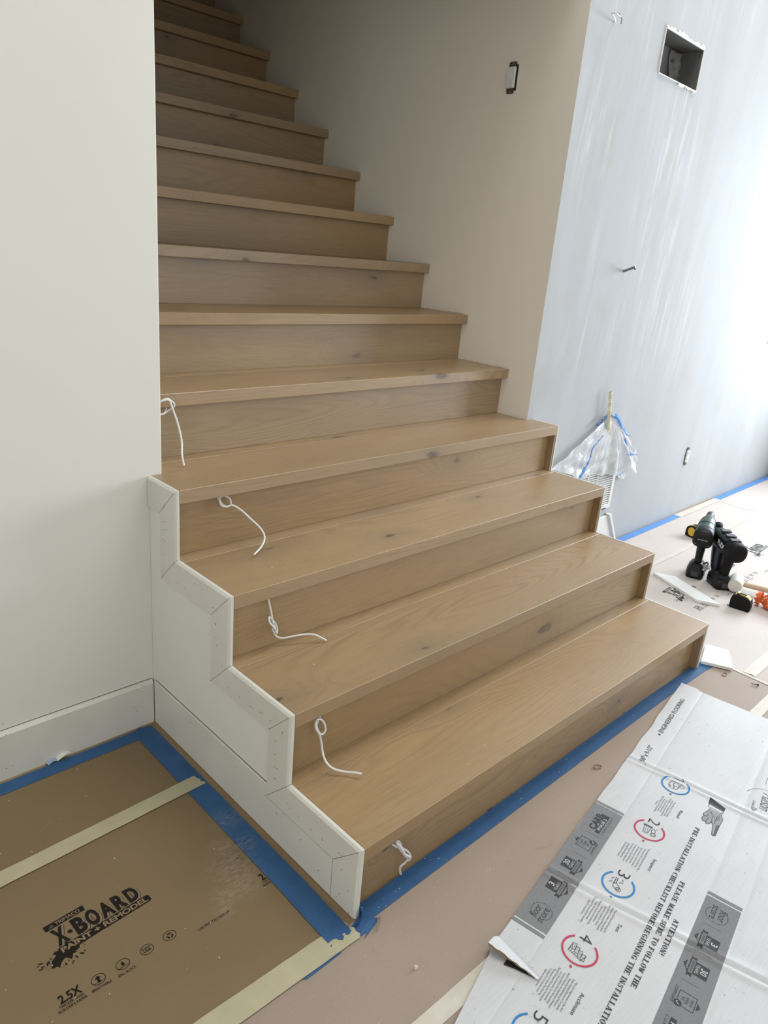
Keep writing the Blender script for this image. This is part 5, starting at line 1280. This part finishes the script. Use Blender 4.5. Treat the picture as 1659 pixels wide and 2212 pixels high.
curl([FL(819, 1980, 0.0020), FL(821, 1993, 0.0025), FL(818, 2004, 0.0020), FL(815, 2013, 0.0014)], 0.0050, 'curved brown wood sliver on the rosin paper near the white skirt corner', 'splinter')
curl([FL(1160, 1832, 0.002), FL(1176, 1828, 0.003), FL(1186, 1826, 0.0016), FL(1198, 1821, 0.002)], 0.0022, 'long thin pale splinter on the rosin paper left of the grey printed band')
a = [FL(1290 + 9 * math.cos(t), 1658 + 4.5 * math.sin(t), 0.0015) for t in [k * 0.62 for k in range(11)]]
curl(a, 0.0035, 'ring-shaped wood curl on the rosin paper beside the cardboard edge', 'splinter')
a = [FL(1565 + 5 * math.cos(t), 1458 + 3.4 * math.sin(t), 0.0018) for t in [k * 0.66 for k in range(10)]]
curl(a, 0.003, 'small ring-shaped curl on the paper in front of the square white offcut', 'splinter')
p = FL(897, 2092, 0.002)
tag(MB().loft([ovalz(0.0, 0, 0, 0.0038, 0.003, 7, 3), ovalz(0.004, 0.001, 0, 0.0045, 0.0035, 7, 3), ovalz(0.0065, 0, 0.001, 0.0025, 0.002, 7, 3)]).build('wood_chip', M['crumb'], loc=(p.x, p.y, 0.0013)), 'pale round wood chip on the rosin paper between the masking tapes', 'chip')
p = FL(1627, 1478, 0.005)
sc = thing('screw', 'short dark screw lying at the thin white tape line', 'screw', (p.x, p.y, 0.0062), math.radians(-60))
MB().lathe([(0.0, -0.010), (0.0012, -0.004), (0.0018, 0.006), (0.0018, 0.012)], 8, 0).build('shank', M['steel_dark'], sc, smooth=40)
MB().lathe([(0.0018, 0.012), (0.0042, 0.015), (0.0042, 0.017), (0.0, 0.017)], 10, 0).build('head', M['steel_dark'], sc, smooth=40)

def crumbs(name, spots, zf, mat, label, cat, size=(0.0006, 0.0022), seed=0):
    r = random.Random(seed); mb = MB()
    for (x, y) in spots:
        z = zf(x, y); s = r.uniform(*size); a = r.uniform(0, 6.28); e = r.uniform(1, 2.6); c, d = math.cos(a), math.sin(a)
        h = s * r.uniform(0.5, 1.0)
        P = [(x + c*s*e, y + d*s*e, z), (x - d*s, y + c*s, z), (x - c*s*e, y - d*s*e, z), (x + d*s*0.8, y - c*s*0.8, z), (x + c*s*0.3, y, z + h)]
        mb.add(P, [(0, 1, 4), (1, 2, 4), (2, 3, 4), (3, 0, 4)])
    return tag(mb.build(name, M[mat], recalc=False), label, cat, kind='stuff')
rr = random.Random(31)
sp = [(rr.uniform(-0.6, -0.09), rr.uniform(0.03, 0.80)) for _ in range(48)]
crumbs('sawdust_crumbs', sp, lambda x, y: 0.0029, 'white_paper', 'tiny pale crumbs scattered over the brown boards', 'crumbs', (0.0004, 0.0013), 1)
sp = [(x, y) for x, y in [(rr.uniform(-0.2, 1.3), rr.uniform(-0.24, -0.03)) for _ in range(110)] if y > -0.21 + 0.162 * (x - 0.2) or x < 0.15] + [(rr.uniform(0.02, 1.5), rr.uniform(-0.02, 0.02)) for _ in range(60)]
crumbs('sawdust_crumbs', sp, lambda x, y: 0.0030 if y > -0.03 else 0.0014, 'crumb', 'tiny pale crumbs scattered along the rosin paper and riser tape', 'crumbs', (0.0004, 0.0013), 2)
sp = [(rr.uniform(1.72, 2.9), rr.uniform(-0.4, 0.5)) for _ in range(80)]
crumbs('grit', sp, lambda x, y: 0.0022, 'hole', 'dark specks of grit on the floor paper right of the stairs', 'grit', (0.0004, 0.0014), 3)
sp = []
for i in range(4):
    for _ in range(16): sp.append((rr.uniform(0.1, 1.55), i * RUN + rr.uniform(0.02, RUN + 0.01), (i + 1) * RISE))
zs = {(a, b): c for a, b, c in sp}
crumbs('sawdust_crumbs', [(a, b) for a, b, c in sp], lambda x, y: zs[(x, y)] + 0.0002, 'crumb', 'tiny pale wood crumbs scattered over the lowest oak treads', 'crumbs', (0.0005, 0.0016), 4)
